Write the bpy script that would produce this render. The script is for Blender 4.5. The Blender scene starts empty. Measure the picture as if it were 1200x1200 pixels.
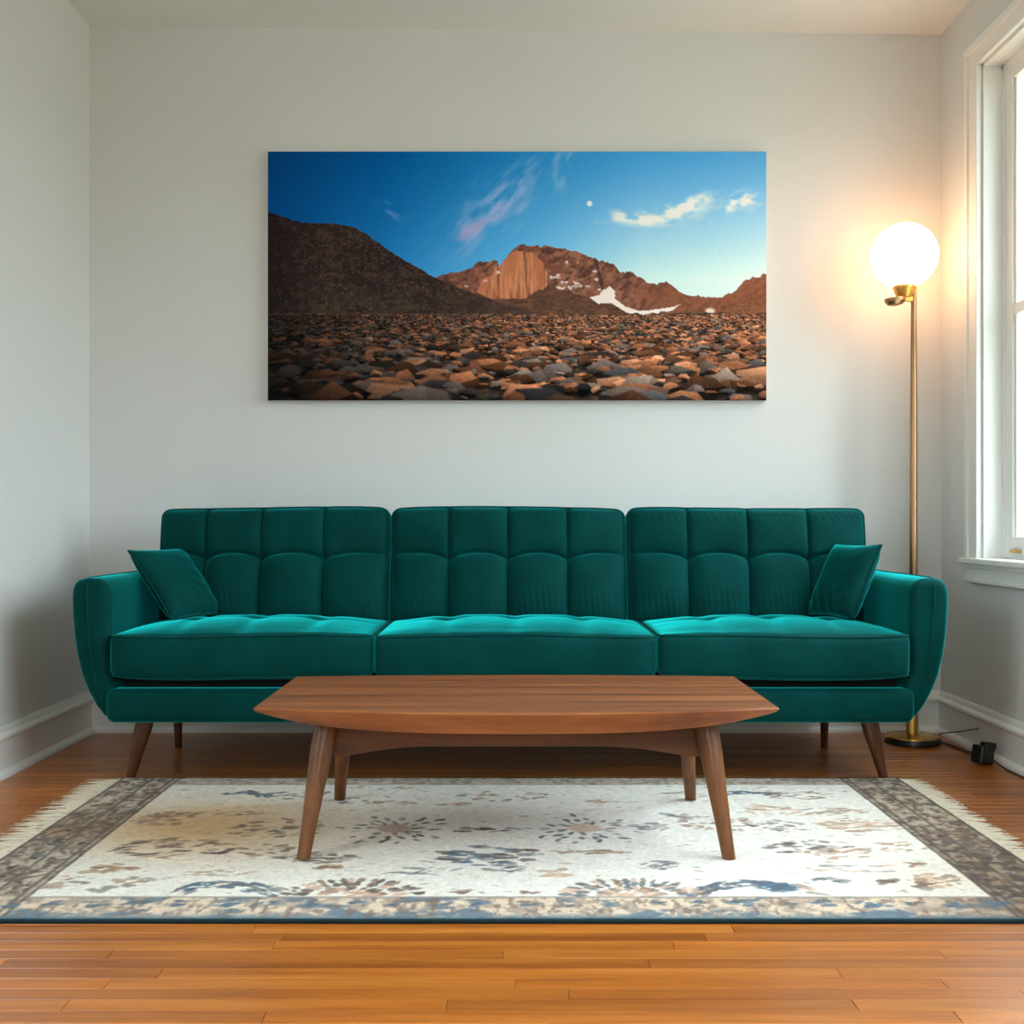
import bpy, bmesh, math, random
import numpy as np
from mathutils import Vector, Matrix

random.seed(7)
RNG = np.random.default_rng(11)
SC = bpy.context.scene
COL = SC.collection

# ------------------------------------------------------------------ camera
cam_d = bpy.data.cameras.new('camera')
cam_d.sensor_width = 36.0
cam_d.lens = 36.0 * 1350 / 1200
cam_d.shift_x = 2 / 1200
cam_d.shift_y = 11 / 1200
cam = bpy.data.objects.new('camera', cam_d)
cam.location = (0, 0, 0.81)
cam.rotation_euler = (math.radians(90), 0, 0)
COL.objects.link(cam)
SC.camera = cam

# ------------------------------------------------------------------ room measures (metres)
XL, XR = -1.622, 1.66            # left and right wall
YB, YF = 4.44, -1.30             # wall behind the sofa, wall behind the camera
ZL, ZR = 2.722, 2.686            # ceiling height at the left and the right wall
WY0, WY1, WZ0, WZ1 = 0.95, 4.052, 0.681, 2.418     # opening of the window on the right
LY0, LY1, LZ0, LZ1 = 1.00, 2.00, 0.8, 2.30           # opening of the unseen left-wall window added for fill light

TR = 0.32                        # thickness of the right wall, deepened to filter oblique daylight
FX0, FX1, FZ0, FZ1 = -0.60, 0.60, 0.9, 2.30                # opening of the window added behind the camera for fill light

# ------------------------------------------------------------------ world: overcast sky (brightest overhead, a third of that at the horizon) over green ground
w = bpy.data.worlds.new('daylight')
SC.world = w
w.use_nodes = True
nt = w.node_tree
nt.nodes.clear()
tc = nt.nodes.new('ShaderNodeTexCoord')
sep = nt.nodes.new('ShaderNodeSeparateXYZ')
mr = nt.nodes.new('ShaderNodeMapRange')
mr.inputs[1].default_value = -1
mr.inputs[2].default_value = 1
ramp = nt.nodes.new('ShaderNodeValToRGB')
ramp.color_ramp.elements[0].position = 0.0
ramp.color_ramp.elements[0].color = (0.13, 0.14, 0.11, 1)
e = ramp.color_ramp.elements.new(0.48)
e.color = (0.17, 0.18, 0.145, 1)
e = ramp.color_ramp.elements.new(0.52)
e.color = (0.36, 0.405, 0.435, 1)
ramp.color_ramp.elements[-1].position = 1.0
ramp.color_ramp.elements[-1].color = (0.86, 1.02, 1.15, 1)
bg = nt.nodes.new('ShaderNodeBackground')
bg.inputs[1].default_value = 18.5
wo = nt.nodes.new('ShaderNodeOutputWorld')
nt.links.new(tc.outputs['Generated'], sep.inputs[0])
nt.links.new(sep.outputs[2], mr.inputs[0])
nt.links.new(mr.outputs[0], ramp.inputs[0])
nt.links.new(ramp.outputs[0], bg.inputs[0])
nt.links.new(bg.outputs[0], wo.inputs[0])


def portal(name, loc, rot, sx, sy):
    d = bpy.data.lights.new(name, 'AREA')
    d.shape = 'RECTANGLE'
    d.size, d.size_y = sx, sy
    d.cycles.is_portal = True
    o = bpy.data.objects.new(name, d)
    o.location, o.rotation_euler = loc, rot
    COL.objects.link(o)
    return o


# portals only tell the renderer where the sky shines in
portal('window_portal', (XR + TR + 0.006, (WY0 + WY1) / 2, (WZ0 + WZ1) / 2), (0, math.radians(90), 0), WZ1 - WZ0, WY1 - WY0)
portal('window_portal', (XL - 0.126, (LY0 + LY1) / 2, (LZ0 + LZ1) / 2), (0, math.radians(-90), 0), LZ1 - LZ0, LY1 - LY0)
portal('window_portal', ((FX0 + FX1) / 2, YF - 0.126, (FZ0 + FZ1) / 2), (math.radians(90), 0, 0), FX1 - FX0, FZ1 - FZ0)

SC.view_settings.view_transform = 'Standard'
SC.view_settings.look = 'None'
SC.view_settings.exposure = 0.07
SC.view_settings.gamma = 1.0
SC.view_settings.use_curve_mapping = False
SC.cycles.use_denoising = True
SC.cycles.max_bounces = 10
SC.cycles.diffuse_bounces = 6
SC.cycles.sample_clamp_indirect = 8.0
SC.cycles.caustics_reflective = False
SC.cycles.caustics_refractive = False


# ================================================================== helpers
def s2l(c):
    c = np.asarray(c, dtype=float)
    return np.where(c <= 0.04045, c / 12.92, ((np.clip(c, 0, 9) + 0.055) / 1.055) ** 2.4)


def srgb(r, g, b):
    v = s2l(np.array([r, g, b]) / 255.0)
    return (float(v[0]), float(v[1]), float(v[2]), 1.0)


class NT:
    def __init__(self, name):
        self.m = bpy.data.materials.new(name)
        self.m.use_nodes = True
        self.t = self.m.node_tree
        self.b = self.t.nodes['Principled BSDF']

    def n(self, typ, **kw):
        nd = self.t.nodes.new(typ)
        for k, v in kw.items():
            setattr(nd, k, v)
        return nd

    def l(self, a, b):
        self.t.links.new(a, b)

    def coords(self, scale=(1, 1, 1), out='Object', rand=False):
        c = self.n('ShaderNodeTexCoord')
        mp = self.n('ShaderNodeMapping')
        mp.inputs['Scale'].default_value = scale
        self.l(c.outputs[out], mp.inputs['Vector'])
        if rand:
            oi = self.n('ShaderNodeObjectInfo')
            mu = self.n('ShaderNodeMath', operation='MULTIPLY')
            mu.inputs[1].default_value = 37.0
            self.l(oi.outputs['Random'], mu.inputs[0])
            cb = self.n('ShaderNodeCombineXYZ')
            for i in range(3):
                self.l(mu.outputs[0], cb.inputs[i])
            self.l(cb.outputs[0], mp.inputs['Location'])
        return mp.outputs[0]

    def noise(self, vec, scale, detail=4, rough=0.55):
        nn = self.n('ShaderNodeTexNoise')
        nn.inputs['Scale'].default_value = scale
        nn.inputs['Detail'].default_value = detail
        nn.inputs['Roughness'].default_value = rough
        self.l(vec, nn.inputs['Vector'])
        return nn.outputs[0]

    def ramp(self, fac, stops):
        r = self.n('ShaderNodeValToRGB')
        el = r.color_ramp.elements
        el[0].position, el[0].color = stops[0]
        el[1].position, el[1].color = stops[-1]
        for p, c in stops[1:-1]:
            x = el.new(p)
            x.color = c
        self.l(fac, r.inputs[0])
        return r.outputs[0]

    def bump(self, h, strength, dist=0.01):
        bp = self.n('ShaderNodeBump')
        bp.inputs['Strength'].default_value = strength
        bp.inputs['Distance'].default_value = dist
        self.l(h, bp.inputs['Height'])
        self.l(bp.outputs[0], self.b.inputs['Normal'])

    def mix(self, fac, a, b, typ='MIX'):
        m = self.n('ShaderNodeMix', data_type='RGBA', blend_type=typ)
        for sock, v in ((m.inputs[0], fac), (m.inputs[6], a), (m.inputs[7], b)):
            if hasattr(v, 'links') or isinstance(v, bpy.types.NodeSocket):
                self.l(v, sock)
            else:
                sock.default_value = v
        return m.outputs[2]


def set_in(m, **kw):
    for k, v in kw.items():
        m.b.inputs[k.replace('_', ' ')].default_value = v


def paint(name, c1, c2, rough=0.6, bump=0.05, sc=60):
    m = NT(name)
    v = m.coords()
    n = m.noise(v, 1.3, 3)
    m.l(m.ramp(n, [(0.3, c1), (0.7, c2)]), m.b.inputs['Base Color'])
    set_in(m, Roughness=rough)
    m.b.inputs['Specular IOR Level'].default_value = 0.3
    m.bump(m.noise(v, sc, 3), bump, 0.002)
    return m.m


def wood(name, axis, dark, mid, light, rough=0.38, fine=26.0, rand=False, coat=0.0, bump=0.08, lengthwise=0.9):
    sc = [fine] * 3
    sc[axis] = lengthwise
    m = NT(name)
    v = m.coords(tuple(sc), rand=rand)
    n1 = m.noise(v, 1.0, 6, 0.62)
    sc2 = [fine * 6] * 3
    sc2[axis] = 5.0
    v2 = m.coords(tuple(sc2), rand=rand)
    n2 = m.noise(v2, 1.0, 3, 0.5)
    c1 = m.ramp(n1, [(0.28, dark), (0.5, mid), (0.72, light)])
    c2 = m.ramp(n2, [(0.3, (0.62, 0.58, 0.55, 1)), (0.55, (1, 1, 1, 1))])
    c = m.mix(0.55, c1, c2, 'MULTIPLY')
    if rand:
        oi = m.n('ShaderNodeObjectInfo')
        tone = m.ramp(oi.outputs['Random'], [(0.0, (0.74, 0.70, 0.66, 1)), (0.5, (0.96, 0.94, 0.92, 1)), (1.0, (1.16, 1.14, 1.08, 1))])
        c = m.mix(1.0, c, tone, 'MULTIPLY')
    m.l(c, m.b.inputs['Base Color'])
    rr = m.n('ShaderNodeMapRange')
    rr.inputs[3].default_value = rough - 0.06
    rr.inputs[4].default_value = rough + 0.08
    m.l(n1, rr.inputs[0])
    m.l(rr.outputs[0], m.b.inputs['Roughness'])
    m.b.inputs['Coat Weight'].default_value = coat
    m.b.inputs['Coat Roughness'].default_value = 0.22
    m.bump(n2, bump, 0.001)
    return m.m


def velvet(name, dark, light, tint, sheen=1.0):
    m = NT(name)
    v = m.coords((1, 1, 1))
    n = m.noise(v, 7.0, 5, 0.6)
    n2 = m.noise(v, 420.0, 2, 0.5)
    m.l(m.ramp(n, [(0.3, dark), (0.72, light)]), m.b.inputs['Base Color'])
    set_in(m, Roughness=0.72)
    m.b.inputs['Specular IOR Level'].default_value = 0.05
    m.b.inputs['Sheen Weight'].default_value = sheen
    m.b.inputs['Sheen Roughness'].default_value = 0.33
    m.b.inputs['Sheen Tint'].default_value = tint
    m.bump(n2, 0.18, 0.002)
    return m.m


def metal(name, c1, c2, rough=0.3, metallic=1.0):
    m = NT(name)
    v = m.coords((1, 1, 0.15))
    m.l(m.ramp(m.noise(v, 30, 3), [(0.3, c1), (0.7, c2)]), m.b.inputs['Base Color'])
    set_in(m, Roughness=rough, Metallic=metallic)
    return m.m


def attr_mat(name, rough, grain_scale, grain, bump_scale, bump, sheen=0.0, spec=0.3):
    m = NT(name)
    a = m.n('ShaderNodeAttribute', attribute_name='Col')
    v = m.coords()
    g = m.ramp(m.noise(v, grain_scale, 2), [(0.3, (1 - grain, 1 - grain, 1 - grain, 1)), (0.7, (1 + grain, 1 + grain, 1 + grain, 1))])
    m.l(m.mix(1.0, a.outputs['Color'], g, 'MULTIPLY'), m.b.inputs['Base Color'])
    set_in(m, Roughness=rough)
    m.b.inputs['Specular IOR Level'].default_value = spec
    m.b.inputs['Sheen Weight'].default_value = sheen
    m.bump(m.noise(v, bump_scale, 2), bump, 0.002)
    return m.m


def glass_pane():
    m = NT('window_glass')
    t = m.t
    out = t.nodes['Material Output']
    tr = m.n('ShaderNodeBsdfTransparent')
    tr.inputs[0].default_value = (0.95, 0.97, 0.96, 1)
    gl = m.n('ShaderNodeBsdfGlossy')
    gl.inputs['Roughness'].default_value = 0.02
    fr = m.n('ShaderNodeFresnel')
    fr.inputs[0].default_value = 1.45
    mx = m.n('ShaderNodeMixShader')
    # reflect on the face the ray enters by, pass freely out of the other
    geo = m.n('ShaderNodeNewGeometry')
    inv = m.n('ShaderNodeMath', operation='SUBTRACT')
    inv.inputs[0].default_value = 1.0
    m.l(geo.outputs['Backfacing'], inv.inputs[1])
    mul = m.n('ShaderNodeMath', operation='MULTIPLY')
    m.l(fr.outputs[0], mul.inputs[0])
    m.l(inv.outputs[0], mul.inputs[1])
    # double glazing: four faces reflect together 4F / (1 + 3F)
    n4 = m.n('ShaderNodeMath', operation='MULTIPLY')
    n4.inputs[1].default_value = 4.0
    d3 = m.n('ShaderNodeMath', operation='MULTIPLY_ADD')
    d3.inputs[1].default_value = 3.0
    d3.inputs[2].default_value = 1.0
    dv = m.n('ShaderNodeMath', operation='DIVIDE')
    m.l(mul.outputs[0], n4.inputs[0])
    m.l(mul.outputs[0], d3.inputs[0])
    m.l(n4.outputs[0], dv.inputs[0])
    m.l(d3.outputs[0], dv.inputs[1])
    m.l(dv.outputs[0], mx.inputs[0])
    m.l(tr.outputs[0], mx.inputs[1])
    m.l(gl.outputs[0], mx.inputs[2])
    m.l(mx.outputs[0], out.inputs[0])
    return m.m


M = {}
M['wall'] = paint('wall_paint', (0.71, 0.72, 0.71, 1), (0.735, 0.745, 0.735, 1))
M['ceiling'] = paint('ceiling_paint', (0.80, 0.79, 0.75, 1), (0.83, 0.82, 0.78, 1), 0.8)
M['trim'] = paint('trim_paint', (0.83, 0.83, 0.80, 1), (0.86, 0.86, 0.83, 1), 0.35, 0.03, 25)
M['floor_base'] = paint('floor_joint', (0.06, 0.03, 0.012, 1), (0.09, 0.045, 0.018, 1), 0.7)
M['plank'] = wood('oak_plank', 0, srgb(142, 74, 22), srgb(182, 104, 34), srgb(200, 124, 48), 0.34, 16.0, True, 0.35, 0.05)
M['velvet'] = velvet('green_velvet', (0.0004, 0.036, 0.033, 1), (0.0008, 0.056, 0.051, 1), (0.02, 0.95, 0.92, 1))
M['piping'] = velvet('green_piping', (0.0015, 0.040, 0.038, 1), (0.003, 0.060, 0.055, 1), (0.08, 0.55, 0.48, 1), 0.4)
M['dark_cloth'] = paint('dark_underside', (0.01, 0.012, 0.012, 1), (0.015, 0.02, 0.02, 1), 0.9)
M['table_x'] = wood('walnut_lengthwise', 0, srgb(98, 50, 22), srgb(142, 80, 40), srgb(170, 102, 56), 0.34, 22.0)
M['apron_shaded_x'] = wood('walnut_rail_shaded', 0, srgb(66, 35, 14), srgb(96, 55, 24), srgb(120, 72, 36), 0.42, 22.0)  # same walnut, darkened to paint in the shade under the tabletop
M['table_y'] = wood('walnut_crosswise', 1, srgb(92, 48, 24), srgb(128, 72, 38), srgb(150, 90, 50), 0.4, 22.0)
M['table_z'] = wood('walnut_upright', 2, srgb(78, 43, 15), srgb(110, 64, 25), srgb(138, 86, 40), 0.36, 26.0)
M['sofa_leg'] = wood('dark_walnut_upright', 2, srgb(64, 34, 17), srgb(90, 50, 26), srgb(112, 68, 38), 0.36, 26.0)
M['brass'] = metal('brass', (0.62, 0.36, 0.08, 1), (0.78, 0.48, 0.13, 1), 0.32)
M['bronze'] = metal('bronze', (0.36, 0.20, 0.10, 1), (0.46, 0.27, 0.14, 1), 0.36)
M['black'] = metal('black_plastic', (0.006, 0.006, 0.006, 1), (0.014, 0.013, 0.012, 1), 0.35, 0.0)
M['pane'] = glass_pane()
M['canvas_edge'] = paint('canvas_edge', (0.72, 0.72, 0.70, 1), (0.78, 0.78, 0.76, 1), 0.7)
M['print'] = attr_mat('canvas_print', 0.8, 500, 0.06, 700, 0.04, 0.0, 0.04)
M['rug'] = attr_mat('rug_pile', 0.95, 260, 0.16, 380, 0.5, 0.15, 0.05)
M['binding'] = paint('rug_binding', srgb(12, 32, 36), srgb(22, 50, 56), 0.9, 0.4, 300)
M['fringe'] = paint('rug_fringe', srgb(226, 212, 184), srgb(242, 232, 212), 0.95, 0.3, 300)
mg = NT('glowing_globe')
set_in(mg, Roughness=0.3)
mg.b.inputs['Base Color'].default_value = (0.9, 0.86, 0.8, 1)
mg.b.inputs['Emission Color'].default_value = (1.0, 0.50, 0.24, 1)
mg.b.inputs['Emission Strength'].default_value = 8.5
M['globe'] = mg.m


def mesh_obj(name, verts, faces, mat, parent=None, smooth=True, fix=True, loc=None):
    me = bpy.data.meshes.new(name)
    me.from_pydata([tuple(map(float, v)) for v in verts], [], [tuple(map(int, f)) for f in faces])
    if fix:
        bm = bmesh.new()
        bm.from_mesh(me)
        bmesh.ops.remove_doubles(bm, verts=bm.verts, dist=1e-6)
        bmesh.ops.recalc_face_normals(bm, faces=bm.faces)
        bm.to_mesh(me)
        bm.free()
    if smooth:
        me.polygons.foreach_set('use_smooth', [True] * len(me.polygons))
        if smooth == 'auto':
            me.set_sharp_from_angle(angle=math.radians(35))
    me.materials.append(mat)
    o = bpy.data.objects.new(name, me)
    COL.objects.link(o)
    if loc is not None:
        o.location = loc
    if parent is not None:
        o.parent = parent
    return o


def empty(name, loc=(0, 0, 0)):
    o = bpy.data.objects.new(name, None)
    o.empty_display_size = 0.1
    o.location = loc
    COL.objects.link(o)
    return o


def tag(o, label=None, cat=None, group=None, kind=None):
    for k, v in (('label', label), ('category', cat), ('group', group), ('kind', kind)):
        if v:
            o[k] = v
    return o


def box_vf(x0, x1, y0, y1, z0, z1):
    v = [(x, y, z) for z in (z0, z1) for y in (y0, y1) for x in (x0, x1)]
    f = [(0, 2, 3, 1), (4, 5, 7, 6), (0, 1, 5, 4), (2, 6, 7, 3), (0, 4, 6, 2), (1, 3, 7, 5)]
    return v, f


def boxes(name, lst, mat, parent=None, bevel=0.0):
    V, F = [], []
    for b in lst:
        v, f = box_vf(*b)
        k = len(V)
        V += v
        F += [tuple(i + k for i in q) for q in f]
    me = bpy.data.meshes.new(name)
    bm = bmesh.new()
    vs = [bm.verts.new(v) for v in V]
    for q in F:
        bm.faces.new([vs[i] for i in q])
    bmesh.ops.recalc_face_normals(bm, faces=bm.faces)
    if bevel:
        bmesh.ops.bevel(bm, geom=list(bm.edges), offset=bevel, segments=2, affect='EDGES', profile=0.5)
    bm.to_mesh(me)
    bm.free()
    me.materials.append(mat)
    o = bpy.data.objects.new(name, me)
    COL.objects.link(o)
    if parent is not None:
        o.parent = parent
    return o


def extrude_profile(name, prof, p0, p1, side, mat, parent=None):
    """prof: list of (out, z); swept straight from p0 to p1 (xy), 'side' = unit xy vector pointing into the room."""
    V, F = [], []
    n = len(prof)
    for p in (p0, p1):
        for o_, z in prof:
            V.append((p[0] + side[0] * o_, p[1] + side[1] * o_, z))
    for i in range(n):
        j = (i + 1) % n
        F.append((i, j, n + j, n + i))
    F.append(tuple(range(n)))
    F.append(tuple(range(n, 2 * n)))
    return mesh_obj(name, V, F, mat, parent, 'auto')


def tube(name, pts, rad, mat, parent=None, closed=False, seg=8):
    P = [Vector(p) for p in pts]
    n = len(P)
    rads = rad if isinstance(rad, (list, tuple)) else [rad] * n
    V, F = [], []
    prev = None
    for i in range(n):
        if closed:
            t = P[(i + 1) % n] - P[i - 1]
        else:
            t = P[min(i + 1, n - 1)] - P[max(i - 1, 0)]
        t.normalize()
        if prev is None:
            a = Vector((0, 0, 1)) if abs(t.z) < 0.9 else Vector((1, 0, 0))
            u = t.cross(a).normalized()
        else:
            u = (prev - t * prev.dot(t)).normalized()
        prev = u
        v = t.cross(u)
        for k in range(seg):
            a = 2 * math.pi * k / seg
            V.append(P[i] + (u * math.cos(a) + v * math.sin(a)) * rads[i])
    m = n if closed else n - 1
    for i in range(m):
        for k in range(seg):
            j = (i + 1) % n
            F.append((i * seg + k, i * seg + (k + 1) % seg, j * seg + (k + 1) % seg, j * seg + k))
    if not closed:
        F.append(tuple(range(seg)))
        F.append(tuple((n - 1) * seg + k for k in range(seg)))
    return mesh_obj(name, V, F, mat, parent, True if closed else 'auto')


def lathe(name, prof, mat, parent=None, seg=40, loc=(0, 0, 0), smooth='auto'):
    V, F = [], []
    n = len(prof)
    for r, z in prof:
        for k in range(seg):
            a = 2 * math.pi * k / seg
            V.append((loc[0] + r * math.cos(a), loc[1] + r * math.sin(a), loc[2] + z))
    for i in range(n - 1):
        for k in range(seg):
            F.append((i * seg + k, i * seg + (k + 1) % seg, (i + 1) * seg + (k + 1) % seg, (i + 1) * seg + k))
    F.append(tuple(range(seg)))
    F.append(tuple((n - 1) * seg + k for k in range(seg)))
    return mesh_obj(name, V, F, mat, parent, smooth)


def rbox(hx, hy, hz, r, n):
    """rounded box shell: vertices (N,3), unit normals, faces"""
    H = (hx, hy, hz)
    ax = []
    for h, k in zip(H, n):
        th = np.linspace(math.pi / 4, 0, 5)[:-1]
        e = (h - r) + r * np.tan(th)
        inner = np.linspace(-(h - r), h - r, k + 1)
        ax.append(np.concatenate([-e, inner, e[::-1]]))
    L = [len(a) for a in ax]
    idx, V, F = {}, [], []

    def vid(i, j, k):
        key = (i, j, k)
        if key not in idx:
            idx[key] = len(V)
            V.append((ax[0][i], ax[1][j], ax[2][k]))
        return idx[key]
    for d in range(3):
        a, b = [q for q in range(3) if q != d]
        for side in (0, L[d] - 1):
            for i in range(L[a] - 1):
                for j in range(L[b] - 1):
                    q = []
                    for di, dj in ((0, 0), (1, 0), (1, 1), (0, 1)):
                        c = [0, 0, 0]
                        c[d], c[a], c[b] = side, i + di, j + dj
                        q.append(vid(*c))
                    F.append(q)
    P = np.array(V)
    lim = np.array([hx - r, hy - r, hz - r])
    C = np.clip(P, -lim, lim)
    D = P - C
    ln = np.linalg.norm(D, axis=1, keepdims=True)
    N = D / np.maximum(ln, 1e-9)
    return C + N * r, N, F


# ---- numpy noise for painted prints -------------------------------------------------
def vnoise(x, y, seed=0):
    xi, yi = np.floor(x).astype(np.int64), np.floor(y).astype(np.int64)
    xf, yf = x - xi, y - yi

    def h(a, b):
        k = (a * 374761393 + b * 668265263 + seed * 974711) & 0xFFFFFFFF
        k = ((k ^ (k >> 13)) * 1274126177) & 0xFFFFFFFF
        return ((k ^ (k >> 16)) & 0xFFFF) / 65535.0
    u, v = xf * xf * (3 - 2 * xf), yf * yf * (3 - 2 * yf)
    return (h(xi, yi) * (1 - u) + h(xi + 1, yi) * u) * (1 - v) + (h(xi, yi + 1) * (1 - u) + h(xi + 1, yi + 1) * u) * v


def fbm(x, y, o=4, seed=0):
    s, a, t = 0, 0.5, 0
    for i in range(o):
        s = s + a * vnoise(x * 2 ** i, y * 2 ** i, seed + i * 17)
        t += a
        a *= 0.5
    return s / t


def sstep(a, b, x):
    t = np.clip((x - a) / (b - a), 0, 1)
    return t * t * (3 - 2 * t)


def blend(img, mask, col):
    img += (np.asarray(col, dtype=float) - img) * mask[..., None]


def inpoly(X, Y, poly):
    r = np.zeros(X.shape, bool)
    n = len(poly)
    for i in range(n):
        x0, y0 = poly[i]
        x1, y1 = poly[(i + 1) % n]
        if y0 == y1:
            continue
        c = ((y0 > Y) != (y1 > Y)) & (X < (x1 - x0) * (Y - y0) / (y1 - y0) + x0)
        r ^= c
    return r


def colour_grid(name, P, img, mat, parent=None):
    """P: (ny,nx,3) vertex positions, img: (ny,nx,3) sRGB 0..255 colours"""
    ny, nx = P.shape[:2]
    me = bpy.data.meshes.new(name)
    idx = np.arange(nx * ny).reshape(ny, nx)
    q = np.stack([idx[:-1, :-1], idx[1:, :-1], idx[1:, 1:], idx[:-1, 1:]], -1).reshape(-1, 4)
    me.vertices.add(nx * ny)
    me.vertices.foreach_set('co', P.reshape(-1).astype(np.float32))
    me.loops.add(q.size)
    me.loops.foreach_set('vertex_index', q.reshape(-1).astype(np.int32))
    me.polygons.add(len(q))
    me.polygons.foreach_set('loop_start', np.arange(0, q.size, 4, dtype=np.int32))
    me.polygons.foreach_set('use_smooth', np.ones(len(q), bool))
    me.update(calc_edges=True)
    a = me.attributes.new('Col', 'FLOAT_COLOR', 'POINT')
    c = np.ones((nx * ny, 4), np.float32)
    c[:, :3] = s2l(np.clip(img, 0, 255).reshape(-1, 3) / 255.0)
    a.data.foreach_set('color', c.reshape(-1))
    me.materials.append(mat)
    o = bpy.data.objects.new(name, me)
    COL.objects.link(o)
    if parent is not None:
        o.parent = parent
    return o


# ================================================================== the room
def structure(o):
    o['kind'] = 'structure'
    return o


T = 0.12
structure(boxes('wall_back', [(XL - T, XR + TR, YB, YB + T, -0.1, 2.9)], M['wall']))
structure(boxes('wall_left', [(XL - T, XL, YF - T, LY0, -0.1, 2.9), (XL - T, XL, LY1, YB, -0.1, 2.9),
                              (XL - T, XL, LY0, LY1, -0.1, LZ0), (XL - T, XL, LY0, LY1, LZ1, 2.9)], M['wall']))
structure(boxes('wall_right', [(XR, XR + TR, YF - T, WY0, -0.1, 2.9), (XR, XR + TR, WY1, YB, -0.1, 2.9),
                               (XR, XR + TR, WY0, WY1, -0.1, WZ0 - 0.03), (XR, XR + TR, WY0, WY1, WZ1, 2.9)], M['wall']))
structure(boxes('wall_front', [(XL, FX0, YF - T, YF, -0.1, 2.9), (FX1, XR, YF - T, YF, -0.1, 2.9),
                               (FX0, FX1, YF - T, YF, -0.1, FZ0), (FX0, FX1, YF - T, YF, FZ1, 2.9)], M['wall']))
cv = [(XL, YF, ZL), (XR, YF, ZR), (XR, YB, ZR), (XL, YB, ZL), (XL, YF, ZL + .1), (XR, YF, ZR + .1), (XR, YB, ZR + .1), (XL, YB, ZL + .1)]
structure(mesh_obj('ceiling', cv, [(0, 1, 2, 3), (4, 5, 6, 7), (0, 1, 5, 4), (1, 2, 6, 5), (2, 3, 7, 6), (3, 0, 4, 7)], M['ceiling'], smooth=False))

# floor: strips one by one where the photo shows them, plain plank material towards the camera
PY0 = 1.50
fl = structure(boxes('floor', [(XL, XR, YF, YB, -0.08, -0.004)], M['floor_base']))
rows = 65
RW = (YB - PY0) / rows


def plank(x0, x1, y0, y1, z=0.0):
    g, b = 0.0004, 0.0009
    x0, x1, y0, y1 = x0 + g, x1 - g, y0 + g, y1 - g
    cx, cy = (x0 + x1) / 2, (y0 + y1) / 2
    V = []
    for ins, zz in ((0, -0.004), (0, -b), (b, 0.0)):
        V += [(x0 + ins - cx, y0 + ins - cy, zz), (x1 - ins - cx, y0 + ins - cy, zz), (x1 - ins - cx, y1 - ins - cy, zz), (x0 + ins - cx, y1 - ins - cy, zz)]
    F = [(8, 9, 10, 11)]
    for k in (0, 4):
        for i in range(4):
            j = (i + 1) % 4
            F.append((k + i, k + j, k + 4 + j, k + 4 + i))
    o = mesh_obj('floor_plank', V, F, M['plank'], fl, False, False, (cx, cy, z))
    return o


np_ = 0
for r in range(rows):
    x = XL
    first = True
    while x < XR - 1e-6:
        ln = random.uniform(0.15, 0.95) if first else random.uniform(0.6, 1.25)
        first = False
        x1 = x + ln
        if XR - x1 < 0.22:
            x1 = XR
        plank(x, x1, PY0 + r * RW, PY0 + (r + 1) * RW, random.uniform(-0.0002, 0.0002))
        np_ += 1
        x = x1
# near part of the floor, out of the picture: wide joined field of the same strips
V, F = [], []
y = YF
while y < PY0 - 1e-6:
    y1 = min(y + RW, PY0)
    k = len(V)
    v, f = box_vf(XL, XR, y + 0.0006, y1 - 0.0006, -0.004, 0.0)
    V += v
    F += [tuple(i + k for i in q) for q in f]
    y = y1
nf = mesh_obj('floor_strips', V, F, M['plank'], fl, False, False)
nf['kind'] = 'stuff'

# baseboards
prof = [(0, 0), (0.034, 0), (0.034, 0.008), (0.030, 0.016), (0.022, 0.022), (0.016, 0.024), (0.016, 0.112), (0.019, 0.116), (0.025, 0.122),
        (0.025, 0.130), (0.020, 0.136), (0.013, 0.140), (0.011, 0.152), (0.008, 0.158), (0, 0.158)]
structure(extrude_profile('baseboard_left', prof, (XL, YF), (XL, YB), (1, 0), M['trim']))
structure(extrude_profile('baseboard_right', prof, (XR, YF), (XR, YB), (-1, 0), M['trim']))
structure(extrude_profile('baseboard_back', prof, (XL, YB), (XR, YB), (0, -1), M['trim']))


# window on the right wall
win = structure(empty('window_1', (XR, (WY0 + WY1) / 2, 0)))


def wpart(name, lst, mat, bevel=0.003, parent=None):
    o = boxes(name, lst, mat, None, bevel)
    p = parent or win
    o.parent = p
    o.matrix_parent_inverse = Matrix.Translation(-Vector(win.location)) if p is win else Matrix.Identity(4)
    return o


CW = 0.105
for (y0, y1) in ((WY1, WY1 + CW), (WY0 - CW, WY0)):
    far = y0 == WY1
    lst = [(XR - 0.016, XR, y0 + 0.003, y1 - 0.003, WZ0, WZ1 + 0.002)]
    lst.append((XR - 0.024, XR, y1 - 0.026 if far else y0, y1 if far else y0 + 0.026, WZ0, WZ1 + 0.08))
    lst.append((XR - 0.021, XR, y0 if far else y1 - 0.03, y0 + 0.03 if far else y1, WZ0, WZ1))
    wpart('casing', lst, M['trim'])
wpart('head_casing', [(XR - 0.016, XR, WY0 - CW + 0.003, WY1 + CW - 0.003, WZ1 + 0.002, WZ1 + 0.083), (XR - 0.026, XR, WY0 - CW, WY1 + CW, WZ1 + 0.055, WZ1 + 0.085),
                      (XR - 0.021, XR, WY0 - 0.03, WY1 + 0.03, WZ1, WZ1 + 0.012)], M['trim'])
wpart('stool', [(XR - 0.045, XR + TR, WY0 - CW - 0.0, WY1 + CW + 0.0, WZ0 - 0.022, WZ0)], M['trim'], 0.005)
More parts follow.
